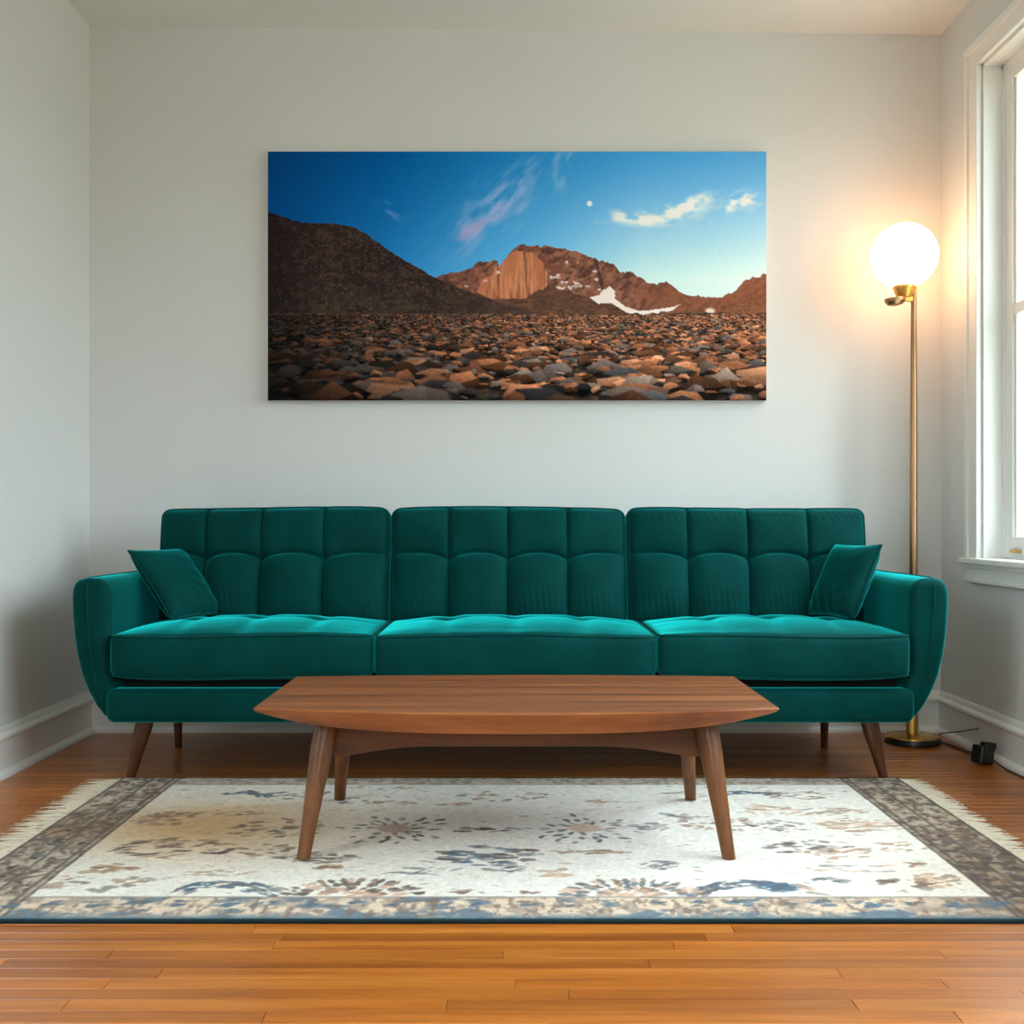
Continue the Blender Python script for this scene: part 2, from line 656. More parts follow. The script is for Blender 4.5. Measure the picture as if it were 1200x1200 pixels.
wpart('apron', [(XR - 0.018, XR, WY0 - CW + 0.003, WY1 + CW - 0.003, WZ0 - 0.086, WZ0 - 0.024), (XR - 0.028, XR, WY0 - CW, WY1 + CW, WZ0 - 0.036, WZ0 - 0.022),
                (XR - 0.024, XR, WY0 - CW, WY1 + CW, WZ0 - 0.088, WZ0 - 0.074)], M['trim'])
jt = 0.012
wpart('jamb', [(XR, XR + TR, WY1 - jt, WY1 - 0.0005, WZ0, WZ1)], M['trim'], 0.001)
wpart('jamb', [(XR, XR + TR, WY0 + 0.0005, WY0 + jt, WZ0, WZ1)], M['trim'], 0.001)
wpart('head_jamb', [(XR, XR + TR, WY0, WY1, WZ1 - jt, WZ1 - 0.0005)], M['trim'], 0.001)
XS = XR + 0.072
wpart('window_stop', [(XS - 0.008, XS + 0.012, WY1 - jt - 0.016, WY1 - jt, WZ0, WZ1 - jt), (XS - 0.008, XS + 0.012, WY0 + jt, WY0 + jt + 0.016, WZ0, WZ1 - jt),
                      (XS - 0.008, XS + 0.012, WY0 + jt, WY1 - jt, WZ1 - jt - 0.016, WZ1 - jt)], M['trim'], 0.002)
ym = [WY0 + (WY1 - WY0) * k / 4 for k in (1, 2, 3)]
for (y0, y1) in ((WY0 + jt + 0.004, ym[0] - 0.03), (ym[0] + 0.03, ym[1] - 0.03), (ym[1] + 0.03, ym[2] - 0.03), (ym[2] + 0.03, WY1 - jt - 0.004)):
    sw = 0.062
    z0, z1 = WZ0 + 0.002, WZ1 - jt - 0.004
    s = wpart('sash', [(XS, XS + 0.034, y0, y0 + sw, z0, z1), (XS, XS + 0.034, y1 - sw, y1, z0, z1),
                       (XS, XS + 0.034, y0 + sw, y1 - sw, z0, z0 + 0.075), (XS, XS + 0.034, y0 + sw, y1 - sw, z1 - sw, z1),
                       (XS + 0.008, XS + 0.028, y0 + sw, y0 + sw + 0.012, z0, z1), (XS + 0.008, XS + 0.028, y1 - sw - 0.012, y1 - sw, z0, z1)], M['trim'], 0.003)
    for nm, lst, mt in (('pane', [(XS + 0.016, XS + 0.020, y0 + sw + 0.002, y1 - sw - 0.002, z0 + 0.07, z1 - sw + 0.002)], M['pane']),
                        ('meeting_rail', [(XS + 0.004, XS + 0.030, y0 + sw, y1 - sw, (z0 + z1) / 2 - 0.018, (z0 + z1) / 2 + 0.018)], M['trim']),
                        ('sash_lift', [(XS - 0.014, XS, y1 - sw - 0.075, y1 - sw - 0.01, z0 + 0.020, z0 + 0.030)], M['brass'])):
        o = boxes(nm, lst, mt, None, 0.0)
        o.parent = s          # the sash itself sits at the world origin
for yy in ym:  # out-of-view mullions run deep outwards as fins that cut slanting daylight
    wpart('mullion_light_fin', [(XS - 0.006, XR + TR, yy - 0.03, yy + 0.03, WZ0, WZ1 - jt)], M['trim'])

# unseen window added in the left wall to bring in fill light
w2 = structure(empty('fill_window_left', (XL, (LY0 + LY1) / 2, 0)))
hl2, ff = (LY1 - LY0) / 2, 0.06
boxes('fill_window_frame', [(-0.09, -0.03, -hl2, -hl2 + ff, LZ0, LZ1), (-0.09, -0.03, hl2 - ff, hl2, LZ0, LZ1), (-0.089, -0.031, -hl2, hl2, LZ0, LZ0 + ff),
                       (-0.089, -0.031, -hl2, hl2, LZ1 - ff, LZ1), (-0.088, -0.032, -0.03, 0.03, LZ0, LZ1)], M['trim'], w2)
for a_, b_ in ((-hl2 + 0.055, -0.025), (0.025, hl2 - 0.055)):
    boxes('pane', [(-0.062, -0.058, a_, b_, LZ0 + 0.055, LZ1 - 0.055)], M['pane'], w2)


# unseen window added behind the camera as a second fill light
w3 = structure(empty('fill_window_front', ((FX0 + FX1) / 2, YF, 0)))
hl3 = (FX1 - FX0) / 2
boxes('fill_window_frame', [(-hl3, -hl3 + ff, -0.09, -0.03, FZ0, FZ1), (hl3 - ff, hl3, -0.09, -0.03, FZ0, FZ1), (-hl3, hl3, -0.089, -0.031, FZ0, FZ0 + ff),
                       (-hl3, hl3, -0.089, -0.031, FZ1 - ff, FZ1), (-0.03, 0.03, -0.088, -0.032, FZ0, FZ1)], M['trim'], w3)
for a_, b_ in ((-hl3 + 0.055, -0.025), (0.025, hl3 - 0.055)):
    boxes('pane', [(a_, b_, -0.062, -0.058, FZ0 + 0.055, FZ1 - 0.055)], M['pane'], w3)


# ================================================================== sofa
SX, SY = -0.002, 3.93
sofa = empty('sofa', (0, SY, 0))
tag(sofa, 'long emerald green velvet three-seat sofa with tufted back cushions and wooden legs', 'sofa')


def into(o, root):
    """parent in place: meshes are modelled in room coordinates"""
    o.parent = root
    o.matrix_parent_inverse = Matrix.Translation(-Vector(root.location))
    return o


AF = 3.565         # front of the arms
ABK = 4.30         # back of the arms


def arm(sign):
    top = [(1.241, 0.580), (1.246, 0.603), (1.257, 0.621), (1.275, 0.632), (1.300, 0.635), (1.322, 0.634), (1.341, 0.629), (1.354, 0.617), (1.361, 0.598)]
    outer = [(1.363, 0.57), (1.361, 0.52), (1.355, 0.45), (1.346, 0.39), (1.331, 0.33), (1.309, 0.277), (1.285, 0.236), (1.260, 0.208), (1.234, 0.190)]
    poly = [(1.196, 0.188), (1.200, 0.22), (1.212, 0.26), (1.226, 0.30), (1.236, 0.34), (1.240, 0.38), (1.240, 0.44), (1.240, 0.50), (1.240, 0.55)] + top + outer
    # densify
    pts = []
    n = len(poly)
    for i in range(n):
        a, b = Vector(poly[i]), Vector(poly[(i + 1) % n])
        m = max(1, int((b - a).length / 0.025))
        for k in range(m):
            pts.append(a.lerp(b, k / m))
    n = len(pts)
    nor = []
    for i in range(n):
        t = pts[(i + 1) % n] - pts[i - 1]
        nor.append(Vector((t.y, -t.x)).normalized())
    area = sum(pts[i].x * pts[(i + 1) % n].y - pts[(i + 1) % n].x * pts[i].y for i in range(n))
    if area < 0:
        nor = [-q for q in nor]
    r = 0.026
    rings = []
    for k in range(7):
        a = math.pi / 2 * k / 6
        rings.append((r * (1 - math.sin(a)), AF + r * (1 - math.cos(a))))
    for q in (0.25, 0.5, 0.75):
        rings.append((0, AF + r + q * (ABK - AF - r)))
    rings.append((0, ABK))
    V, F = [], []
    for ins, yy in rings:
        for p, q in zip(pts, nor):
            c = p - q * ins * min(1.0, max(0.2, (p.y - 0.165) / 0.12))
            V.append((sign * c.x, yy, c.y))
    for i in range(len(rings) - 1):
        for k in range(n):
            F.append((i * n + k, i * n + (k + 1) % n, (i + 1) * n + (k + 1) % n, (i + 1) * n + k))
    F.append(tuple(range(n)))
    F.append(tuple((len(rings) - 1) * n + k for k in range(n)))
    a = mesh_obj('armrest', V, F, M['velvet'], None, True)
    into(a, sofa)
    # welt seam on the front face, parallel to the outer side, then back over the top
    path = [(1.238, 0.200), (1.252, 0.222), (1.266, 0.255), (1.280, 0.30), (1.292, 0.36), (1.301, 0.42), (1.307, 0.49), (1.311, 0.56), (1.311, 0.60)]
    P3 = [(sign * x, AF - 0.001, z) for x, z in path] + [(sign * 1.311, AF + 0.003, 0.615), (sign * 1.311, AF + 0.010, 0.626), (sign * 1.311, AF + 0.020, 0.6325), (sign * 1.311, AF + 0.034, 0.6345)]
    P3 += [(sign * 1.311, AF + 0.034 + (ABK - AF - 0.034) * k / 6, 0.6345) for k in range(1, 7)]
    P3 = [Vector(p) for p in P3]
    p = tube('piping', P3, 0.0032, M['piping'], None)
    p.parent = a
    return a


arm(-1)
arm(1)

# base: front rail, deck, underside
Vr, Nr, Fr = rbox(1.250, 0.035, 0.053, 0.024, (60, 1, 2))
Vr[:, 1] -= 0.006 * (1 - (Vr[:, 2] / 0.053) ** 2) * (Vr[:, 1] < 0)
into(mesh_obj('front_rail', Vr + np.array([0, 3.588, 0.239]), Fr, M['velvet']), sofa)
into(boxes('base', [(-1.215, 1.215, 3.63, 4.29, 0.192, 0.312)], M['dark_cloth'], None, 0.004), sofa)
Vb, Nb, Fb = rbox(1.236, 0.055, 0.305, 0.04, (24, 1, 6))
into(mesh_obj('back_frame', Vb + np.array([0, 4.285, 0.495]), Fb, M['velvet']), sofa)

# seat cushions
seat_edges = [(-1.238, -0.424), (-0.420, 0.452), (0.456, 1.236)]
for ci, (x0, x1) in enumerate(seat_edges):
    hx, hy, hz = (x1 - x0) / 2, 0.285, 0.064
    V, N, F = rbox(hx, hy, hz, 0.022, (84, 52, 6))
    cx, cy, cz = (x0 + x1) / 2, 3.822, 0.396

    def deform(P, N, seed=ci, hx=hx, hy=hy, hz=hz):
        P = P.copy()
        X, Y, Z = P[:, 0] / hx, P[:, 1] / hy, P[:, 2] / hz
        topw = np.clip((Z - 0.55) / 0.45, 0, 1)
        dome = (1 - np.abs(X) ** 3.0) * (1 - np.abs(Y) ** 2.6)
        d = 0.036 * dome
        for tx in (-0.5, 0.0, 0.5):
            dx, dy = (X - tx) * hx, (Y - 0.12) * hy
            d -= 0.020 * np.exp(-(dx ** 2 + dy ** 2) / (2 * 0.032 ** 2))
            d -= 0.006 * np.exp(-dx ** 2 / (2 * 0.02 ** 2)) * np.clip(1 - np.abs(Y) ** 3, 0, 1)
        d -= 0.006 * np.exp(-((Y - 0.12) * hy) ** 2 / (2 * 0.022 ** 2)) * (1 - X ** 4)
        d += 0.004 * (fbm(P[:, 0] * 9 + 3, P[:, 1] * 9, 3, 40 + seed) - 0.5)
        P[:, 2] += d * topw
        # front bulge and sag of the underside
        fw = np.clip((-Y - 0.8) / 0.2, 0, 1)
        P[:, 1] -= fw * 0.012 * (1 - Z ** 2) * (1 - X ** 8) + fw * 0.003 * (fbm(P[:, 0] * 14, P[:, 2] * 5, 2, 60 + seed) - 0.5)
        bw = np.clip((-Z - 0.5) / 0.5, 0, 1)
        P[:, 2] -= bw * 0.014 * (1 - X ** 6) * (0.6 + 0.4 * vnoise(P[:, 0] * 4, P[:, 0] * 0, 70 + seed))
        # softly rounded plan at the front corners
        P[:, 1] += np.where(Y < 0, 0.012 * np.abs(X) ** 10, 0)
        P[:, 2] += 0.004 * np.sin(X * 3.0 + seed * 1.7) * fw
        return P
    c = mesh_obj('seat_cushion', deform(V, N) + np.array([cx, cy, cz]), F, M['velvet'])
    into(c, sofa)
    q = math.sqrt(0.5) * 0.022
    for zsgn in (1, -1):
        loop = []
        ex, ey = hx - 0.022 + q, hy - 0.022 + q
        for t in np.linspace(-1, 1, 50)[:-1]:
            loop.append((t * (hx - 0.012), -ey))
        for t in np.linspace(-1, 1, 30)[:-1]:
            loop.append((ex, t * (hy - 0.012)))
        for t in np.linspace(1, -1, 50)[:-1]:
            loop.append((t * (hx - 0.012), ey))
        for t in np.linspace(1, -1, 30)[:-1]:
            loop.append((-ex, t * (hy - 0.012)))
        L = np.array([(a, b, zsgn * (hz - 0.022 + q)) for a, b in loop])
        L = deform(L, L)
        L[:, 2] += zsgn * 0.0015
        pp = tube('piping', L + np.array([cx, cy, cz]), 0.0038, M['piping'], None, True, 6)
        pp.parent = c

# back cushions: 4 x 2 pulled tufts each
back_edges = [(-1.252, -0.432), (-0.428, 0.414), (0.418, 1.272)]
for ci, (x0, x1) in enumerate(back_edges):
    hx, hy, hz = (x1 - x0) / 2, 0.075, 0.215
    V, N, F = rbox(hx, hy, hz, 0.030, (210, 3, 112))
    zt = 0.020
    seams = np.array([0.25, 0.5, 0.75]) if ci else np.array([0.21, 0.45, 0.72])

    def deform(P, seed=ci, hx=hx, hy=hy, hz=hz, seams=seams):
        P = P.copy()
        u = P[:, 0] / (2 * hx) + 0.5
        z = P[:, 2]
        X, Z = P[:, 0] / hx, z / hz
        wf = np.clip((-P[:, 1] / hy), 0, 1) ** 1.5
        edges = np.concatenate([[-0.03], seams, [1.03]])
        k = np.clip(np.searchsorted(edges, u) - 1, 0, 3)
        s = (u - edges[k]) / (edges[k + 1] - edges[k])
        a = np.abs(2 * s - 1)
        outer = ((k == 0) & (s < 0.5)) | ((k == 3) & (s > 0.5))
        zc = zt + 0.024 * (1 - a ** 2.2)
        zc = np.where(outer, zt + 0.024 - 0.008 * a ** 2, zc)
        t = np.clip((z + hz) / (zc + hz), 0, 1)
        across = (1 - a ** 3.0)
        across = np.where(outer, np.maximum(across, 1 - 0.35 * a ** 4), across) ** 0.8
        low = across * (1 - t ** 12) * (0.85 + 0.15 * np.sin(t * math.pi))
        t2 = np.clip((z - zc) / (hz - zc), 0, 1)
        up = (1 - np.exp(-t2 * 3.2)) * np.where(outer, np.maximum((1 - a ** 5), 1 - 0.3 * a ** 4), (1 - a ** 5)) ** 0.7
        h = np.where(z < zc, 0.034 * low, 0.024 * up)
        for sm in seams:
            dx = (u - sm) * 2 * hx
            h -= 0.016 * np.exp(-(dx ** 2 + (z - zt - 0.004) ** 2) / (2 * 0.016 ** 2))
            h -= 0.007 * np.exp(-(dx / 0.0050) ** 2)
        h -= np.where(outer, 0.6, 1.0) * 0.008 * np.exp(-((z - zc - 0.002) / 0.0055) ** 2)
        # gathers at the foot of the lower row and puckers under the top welt
        gath = np.sin((P[:, 0] + 0.10 * (z + 0.1)) * 2 * math.pi / 0.021 + 5 * vnoise(P[:, 0] * 5, z * 1.2, 5 + seed))
        amt = np.clip(fbm(P[:, 0] * 5 + 9 * seed, z * 2, 2, 3) * 2.4 - 0.8, 0, 1)
        h += 0.0013 * gath * amt * np.exp(-((z + 0.135) / 0.045) ** 2) * across
        g2 = np.sin((P[:, 0] + z * 0.5) * 2 * math.pi / 0.026 + 5 * vnoise(P[:, 0] * 9, z * 4, 8 + seed))
        h += 0.0007 * g2 * np.exp(-((z - hz + 0.04) / 0.02) ** 2)
        h += 0.004 * (fbm(P[:, 0] * 7, z * 7, 3, 90 + seed) - 0.5)
        edge = (1 - np.abs(X) ** 14) * (1 - np.abs(Z) ** 14)
        dome = 0.020 * (1 - X ** 4) * (1 - Z ** 4)
        P[:, 1] -= wf * edge * (h + dome)
        # the crown of the cushion: slight sag towards the far end
        P[:, 2] += np.clip(Z, 0, 1) * 0.004 * np.sin(X * 2 + seed * 2.1)
        P[:, 2] -= np.clip(Z, 0, 1) ** 2 * 0.006 * np.abs(X) ** 6
        return P
    lean = math.radians(10)
    R = np.array([[1, 0, 0], [0, math.cos(lean), -math.sin(-lean)], [0, math.sin(-lean), math.cos(lean)]])
    cx, cy, cz = (x0 + x1) / 2, 4.165, 0.640

    def place(P):
        Q = P.copy()
        # foot of the cushion a little wider than its top
        Q[:, 0] *= 1 + 0.0 * Q[:, 2]
        Q = Q @ R.T
        return Q + np.array([cx, cy, cz])
    c = mesh_obj('back_cushion', place(deform(V)), F, M['velvet'])
    into(c, sofa)
    q = math.sqrt(0.5) * 0.030
    ex, ez = hx - 0.030 + q, hz - 0.030 + q
    loop = []
    rc = 0.03

    def rloop(ex, ez, rc, n=40):
        pts = []
        for (sx, sz, a0) in ((1, 1, 0), (-1, 1, 90), (-1, -1, 180), (1, -1, 270)):
            for k in range(7):
                a = math.radians(a0 + 90 * k / 6)
                pts.append((sx * (ex - rc) + rc * math.cos(a), sz * (ez - rc) + rc * math.sin(a)))
        out = []
        for i in range(len(pts)):
            a, b = Vector(pts[i]), Vector(pts[(i + 1) % len(pts)])
            m = max(1, int((b - a).length / 0.03))
            for k in range(m):
                out.append(a.lerp(b, k / m))
        return out
    L = np.array([(p.x, -(hy - 0.030 + q), p.y) for p in rloop(ex + 0.002, ez + 0.002, rc)])
    pp = tube('piping', place(deform(L)), 0.004, M['piping'], None, True, 6)
    pp.parent = c


def leg(name, top, bot, r0, r1, mat, root, nseg=20):
    A, B = Vector(top), Vector(bot)
    P = [A.lerp(B, t) for t in (0, 0.25, 0.5, 0.75, 1)]
    V, F = [], []
    rr = [r0, r0 * 0.93 + r1 * 0.07, (r0 + r1) / 2 * 1.03, r1 * 0.78 + r0 * 0.22, r1]
    for p, r in zip(P, rr):
        for k in range(nseg):
            a = 2 * math.pi * k / nseg
            V.append((p.x + r * math.cos(a), p.y + r * math.sin(a), p.z))
    for i in range(4):
        for k in range(nseg):
            F.append((i * nseg + k, i * nseg + (k + 1) % nseg, (i + 1) * nseg + (k + 1) % nseg, (i + 1) * nseg + k))
    F.append(tuple(range(nseg)))
    F.append(tuple(4 * nseg + k for k in range(nseg)))
    return into(mesh_obj(name, V, F, mat, None, 'auto'), root)


leg('leg', (-1.150, 3.640, 0.195), (-1.196, 3.628, 0.0), 0.028, 0.014, M['sofa_leg'], sofa)
leg('leg', (1.130, 3.640, 0.195), (1.176, 3.628, 0.0), 0.028, 0.014, M['sofa_leg'], sofa)
leg('leg', (-1.185, 4.10, 0.195), (-1.190, 4.13, 0.0), 0.018, 0.012, M['sofa_leg'], sofa)
leg('leg', (1.120, 4.10, 0.195), (1.125, 4.13, 0.0), 0.018, 0.012, M['sofa_leg'], sofa)


# ------------------------------------------------------------------ throw pillows
def pillow(label, origin, ux, uy, size_u, size_v, thick, seed):
    """origin: bottom front corner; ux: direction along the bottom edge, uy: up along the front edge"""
    ux, uy = Vector(ux).normalized(), Vector(uy)
    uy = (uy - ux * uy.dot(ux)).normalized()
    nz = ux.cross(uy)
    o0 = Vector(origin) + ux * size_u / 2 + uy * size_v / 2
    root = empty('throw_pillow', o0 - uy * size_v / 2)
    n = 40
    grid = np.linspace(-1, 1, n + 1)
    V, F = [], []

    def pt(u, v, side):
        pin = 1 - 0.055 * (1 - abs(u) ** 2) * abs(v) ** 3
        pin2 = 1 - 0.055 * (1 - abs(v) ** 2) * abs(u) ** 3
        x, y = u * size_u / 2 * pin2, v * size_v / 2 * pin
        t = (max(0, 1 - u ** 4) ** 0.55) * (max(0, 1 - v ** 4) ** 0.55)
        h = thick / 2 * t
        wr = math.sin(u * 17 + 4 * math.sin(v * 3 + seed)) * 0.0022 * t * max(0, -v) * 1.3
        wr += math.sin((v * 1.2 + u * 0.5) * 14 + seed * 2) * 0.0015 * t * max(0, u * math.copysign(1, seed))
        h += wr
        p = o0 + ux * x + uy * y + nz * (h * side)
        return p
    for side in (1, -1):
        k0 = len(V)
        for v in grid:
            for u in grid:
                V.append(pt(u, v, side))
        for j in range(n):
            for i in range(n):
                a = k0 + j * (n + 1) + i
                F.append((a, a + 1, a + n + 2, a + n + 1))
    me = mesh_obj('pillow_cover', V, F, M['velvet'], None, True)
    into(me, root)
    loop = [pt(u, -1, 0) for u in grid[:-1]] + [pt(1, v, 0) for v in grid[:-1]] + [pt(u, 1, 0) for u in grid[::-1][:-1]] + [pt(-1, v, 0) for v in grid[::-1][:-1]]
    into(tube('piping', loop, 0.0035, M['piping'], None, True, 6), root)
    tag(root, label, 'pillow', 'throw pillows on the sofa')
    return root


pillow('small emerald green velvet throw pillow leaning on the sofa arm farther from the floor lamp',
       (-1.118, 3.80, 0.484), (0.10, 0.235, 0.0), (-0.185, 0.0, 0.215), 0.275, 0.290, 0.085, 1)
pillow('small emerald green velvet throw pillow leaning on the sofa arm beside the floor lamp',
       (1.135, 3.82, 0.482), (-0.085, 0.22, 0.0), (0.115, 0.0, 0.225), 0.245, 0.275, 0.090, -2)

# ================================================================== coffee table
RUGZ = 0.010
TX = 0.014
table = empty('coffee_table', (TX, 3.0, RUGZ))
tag(table, 'low walnut wood coffee table with tapered splayed legs standing on the rug', 'coffee table')
# top: bowed long edges, boat-shaped underside that thins out towards the ends
NX, NY = 56, 14
ztop = 0.368


def top_y(x, s):
    q = 1 - min(1.0, abs(x) / 0.625) ** 2
    return (2.735 - 0.085 * q) if s < 0 else (3.290 + 0.03 * q)


V, F = [], []
xs = np.linspace(-0.625, 0.625, NX + 1)
for layer in range(4):
    for i, x in enumerate(xs):
        xe = x
        q = max(0.0, 1 - (abs(x) / 0.625) ** 4.0)
        th = 0.011 + 0.039 * q
        ins = [0.004, 0.0, 0.004 + 0.010 * q, 0.03 + 0.03 * q][layer]
        zz = [ztop, ztop - 0.004, ztop - th, ztop - th - 0.001][layer]
        y0, y1 = top_y(x, -1) + ins, top_y(x, 1) - ins
        if layer in (0,):
            xe = x * (1 - 0.004)
        if layer >= 2:
            xe = x * (1 - 0.010)
        for j in range(NY + 1):
            V.append((TX + xe, y0 + (y1 - y0) * j / NY, zz))
w1 = NY + 1
per = (NX + 1) * w1


def gid(l, i, j):
    return l * per + i * w1 + j


for i in range(NX):
    for j in range(NY):
        F.append((gid(0, i, j), gid(0, i + 1, j), gid(0, i + 1, j + 1), gid(0, i, j + 1)))
        F.append((gid(3, i, j), gid(3, i, j + 1), gid(3, i + 1, j + 1), gid(3, i + 1, j)))
for l in range(3):
    for i in range(NX):
        for j in (0, NY):
            F.append((gid(l, i, j), gid(l, i + 1, j), gid(l + 1, i + 1, j), gid(l + 1, i, j)))
    for j in range(NY):
        for i in (0, NX):
            F.append((gid(l, i, j), gid(l, i, j + 1), gid(l + 1, i, j + 1), gid(l + 1, i, j)))
into(mesh_obj('tabletop', V, F, M['table_x'], None, 'auto'), table)


def apron(x0, x1, y, thick, along):
    V, F = [], []
    n = 28
    for i in range(n + 1):
        t = i / n
        c = x0 + (x1 - x0) * t
        q = 1 - (2 * t - 1) ** 2
        zb = 0.230 + 0.026 * sstep(0.0, 0.8, q)
        for d in (0, thick):
            for z in (zb, 0.325):
                V.append((c, y + d, z) if along == 'x' else (y + d, c, z))
    for i in range(n):
        a = i * 4
        for p, q in ((0, 1), (1, 3), (3, 2), (2, 0)):
            F.append((a + p, a + q, a + 4 + q, a + 4 + p))
    F += [(0, 1, 3, 2), (n * 4, n * 4 + 1, n * 4 + 3, n * 4 + 2)]
    return into(mesh_obj('apron', V, F, M['apron_shaded_x'] if along == 'x' else M['table_y'], None, 'auto'), table)


apron(TX - 0.46, TX + 0.46, 2.835, 0.022, 'x')
apron(TX - 0.46, TX + 0.46, 3.180, 0.022, 'x')
apron(2.85, 3.19, TX - 0.462, 0.022, 'y')
apron(2.85, 3.19, TX + 0.440, 0.022, 'y')
for sx in (-1, 1):
    leg('leg', (TX + sx * 0.462, 2.815, 0.328), (TX + sx * 0.505, 2.735, RUGZ + 0.0002), 0.029, 0.016, M['table_z'], table, 24)
    leg('leg', (TX + sx * 0.470, 3.205, 0.328), (TX + sx * 0.505, 3.315, RUGZ + 0.0002), 0.027, 0.016, M['table_z'], table, 24)

# ================================================================== rug
RX_0, RX_1, RY_0, RY_1 = -1.215, 1.215, 2.320, 3.600
nx, ny = 610, 330
gx, gy = np.linspace(RX_0, RX_1, nx), np.linspace(RY_0, RY_1, ny)
X, Y = np.meshgrid(gx, gy)
img = np.zeros((ny, nx, 3))
img[:] = (236, 230, 219)
cl = fbm(X * 2.2 + 5, Y * 2.2, 4, 21)
blend(img, sstep(0.45, 0.75, cl) * 0.35, (214, 200, 180))
# warm lamp light near the left end, painted into the pile colour as tan
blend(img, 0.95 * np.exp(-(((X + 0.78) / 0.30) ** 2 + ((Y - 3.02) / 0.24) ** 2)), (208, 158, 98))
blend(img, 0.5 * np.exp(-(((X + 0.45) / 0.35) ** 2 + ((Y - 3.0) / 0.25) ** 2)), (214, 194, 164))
blend(img, 0.30 * np.exp(-(((X - 1.0) / 0.16) ** 2 + ((Y - 2.6) / 0.16) ** 2)), (206, 176, 140))
wear = fbm(X * 34, Y * 34, 3, 77)
wear2 = fbm(X * 90, Y * 90, 2, 78)
DX, DY = gx[1] - gx[0], gy[1] - gy[0]


def dash(x, y, ln, wd, ang, col, al=0.85, bend=0.0):
    R = ln * 0.75 + 0.01
    i0, i1 = int((x - R - RX_0) / DX), int((x + R - RX_0) / DX) + 2
    j0, j1 = int((y - R - RY_0) / DY), int((y + R - RY_0) / DY) + 2
    i0, j0, i1, j1 = max(i0, 0), max(j0, 0), min(i1, nx), min(j1, ny)
    if i1 <= i0 or j1 <= j0:
        return
    xx, yy = X[j0:j1, i0:i1] - x, Y[j0:j1, i0:i1] - y
    a = xx * math.cos(ang) + yy * math.sin(ang)
    b = -xx * math.sin(ang) + yy * math.cos(ang) - bend * a * a / max(ln, 1e-3)
    q = (2 * a / ln) ** 2 + (2 * b / wd) ** 2
    m = sstep(1.25, 0.6, q + (wear[j0:j1, i0:i1] - 0.5) * 1.6 + (wear2[j0:j1, i0:i1] - 0.5) * 1.2) * al
    blend(img[j0:j1, i0:i1], m, col)


rr = random.Random(5)
SLATE, BRN, DBR, PEACH, TAN, BLUE, GREY = (88, 92, 96), (122, 92, 74), (74, 58, 50), (204, 166, 140), (176, 140, 104), (74, 98, 118), (140, 132, 124)


def jit(c, a=14):
    d = rr.uniform(-a, a)
    return tuple(v + d + rr.uniform(-5, 5) for v in c)


def medallion(cx, cy, r, cols, centre):
    m = sstep(1.15, 0.7, np.hypot((X - cx) / (0.42 * r), (Y - cy) / (0.42 * r)) + (wear - 0.5) * 0.9)
    blend(img, m * 0.8, centre)
    for ring, (rad, n, ln) in enumerate(((0.5, 12, 0.30), (0.8, 18, 0.30), (1.12, 18, 0.26))):
        for k in range(n):
            if rr.random() < 0.12 + 0.1 * ring:
                continue
            a = 2 * math.pi * (k + rr.uniform(-.3, .3)) / n
            q = rad * r * rr.uniform(0.92, 1.08)
            dash(cx + q * math.cos(a) * 1.08, cy + q * math.sin(a), ln * r * rr.uniform(0.8, 1.3), 0.13 * r * rr.uniform(.7, 1.2), a + rr.uniform(-.4, .4), jit(rr.choice(cols)), rr.uniform(0.6, 0.95))


def cluster(cx, cy, rx, ry, n, cols, ln=0.03, wd=0.016, ang=0.3, spread=0.6, al=0.8):
    for k in range(n):
        a, q = rr.uniform(0, 2 * math.pi), math.sqrt(rr.random())
        dash(cx + rx * q * math.cos(a), cy + ry * q * math.sin(a), ln * rr.uniform(.6, 1.5), wd * rr.uniform(.6, 1.4), ang + rr.uniform(-spread, spread), jit(rr.choice(cols)), al * rr.uniform(.55, 1.0))


def arc_leaf(pts, n, cols, wd=0.03):
    (x0, y0), (x1, y1), (x2, y2) = pts
    for k in range(n):
        t = rr.random()
        x = (1 - t) ** 2 * x0 + 2 * t * (1 - t) * x1 + t * t * x2
        y = (1 - t) ** 2 * y0 + 2 * t * (1 - t) * y1 + t * t * y2
        ang = math.atan2((1 - t) * (y1 - y0) + t * (y2 - y1), (1 - t) * (x1 - x0) + t * (x2 - x1))
        dash(x + rr.uniform(-wd, wd) * .5, y + rr.uniform(-wd, wd) * .7, 0.040 * rr.uniform(.6, 1.2), 0.013, ang, jit(rr.choice(cols)), 0.8)


medallion(-0.303, 3.004, 0.115, [DBR, SLATE, DBR, BRN], (176, 138, 120))
medallion(0.194, 3.004, 0.115, [SLATE, SLATE, GREY], (210, 170, 144))
cluster(-0.055, 2.765, 0.12, 0.085, 44, [SLATE, BLUE, DBR], 0.045, 0.02, 0.0, 0.4)
cluster(-0.02, 2.66, 0.05, 0.03, 8, [SLATE, GREY], 0.04, 0.02, 0.2)
cluster(-0.05, 2.99, 0.10, 0.022, 14, [SLATE, DBR], 0.035, 0.02, 0.0)
cluster(0.36, 3.03, 0.05, 0.05, 12, [SLATE, GREY], 0.03, 0.02)
cluster(-0.818, 2.83, 0.15, 0.085, 52, [DBR, BRN, DBR, TAN], 0.042, 0.015, 0.25, 0.6)
cluster(-0.61, 3.01, 0.13, 0.10, 40, [BRN, DBR, TAN], 0.032, 0.02, 0.1)
cluster(-0.60, 2.81, 0.09, 0.05, 20, [BRN, TAN], 0.03, 0.02)
cluster(-0.46, 2.74, 0.09, 0.035, 24, [DBR, GREY, BRN], 0.04, 0.018, 0.0)
cluster(-0.43, 2.66, 0.05, 0.03, 12, [BRN, TAN], 0.03, 0.016)
cluster(-0.934, 3.10, 0.075, 0.08, 40, [TAN, BRN, TAN], 0.035, 0.02, 0.0, 0.3)
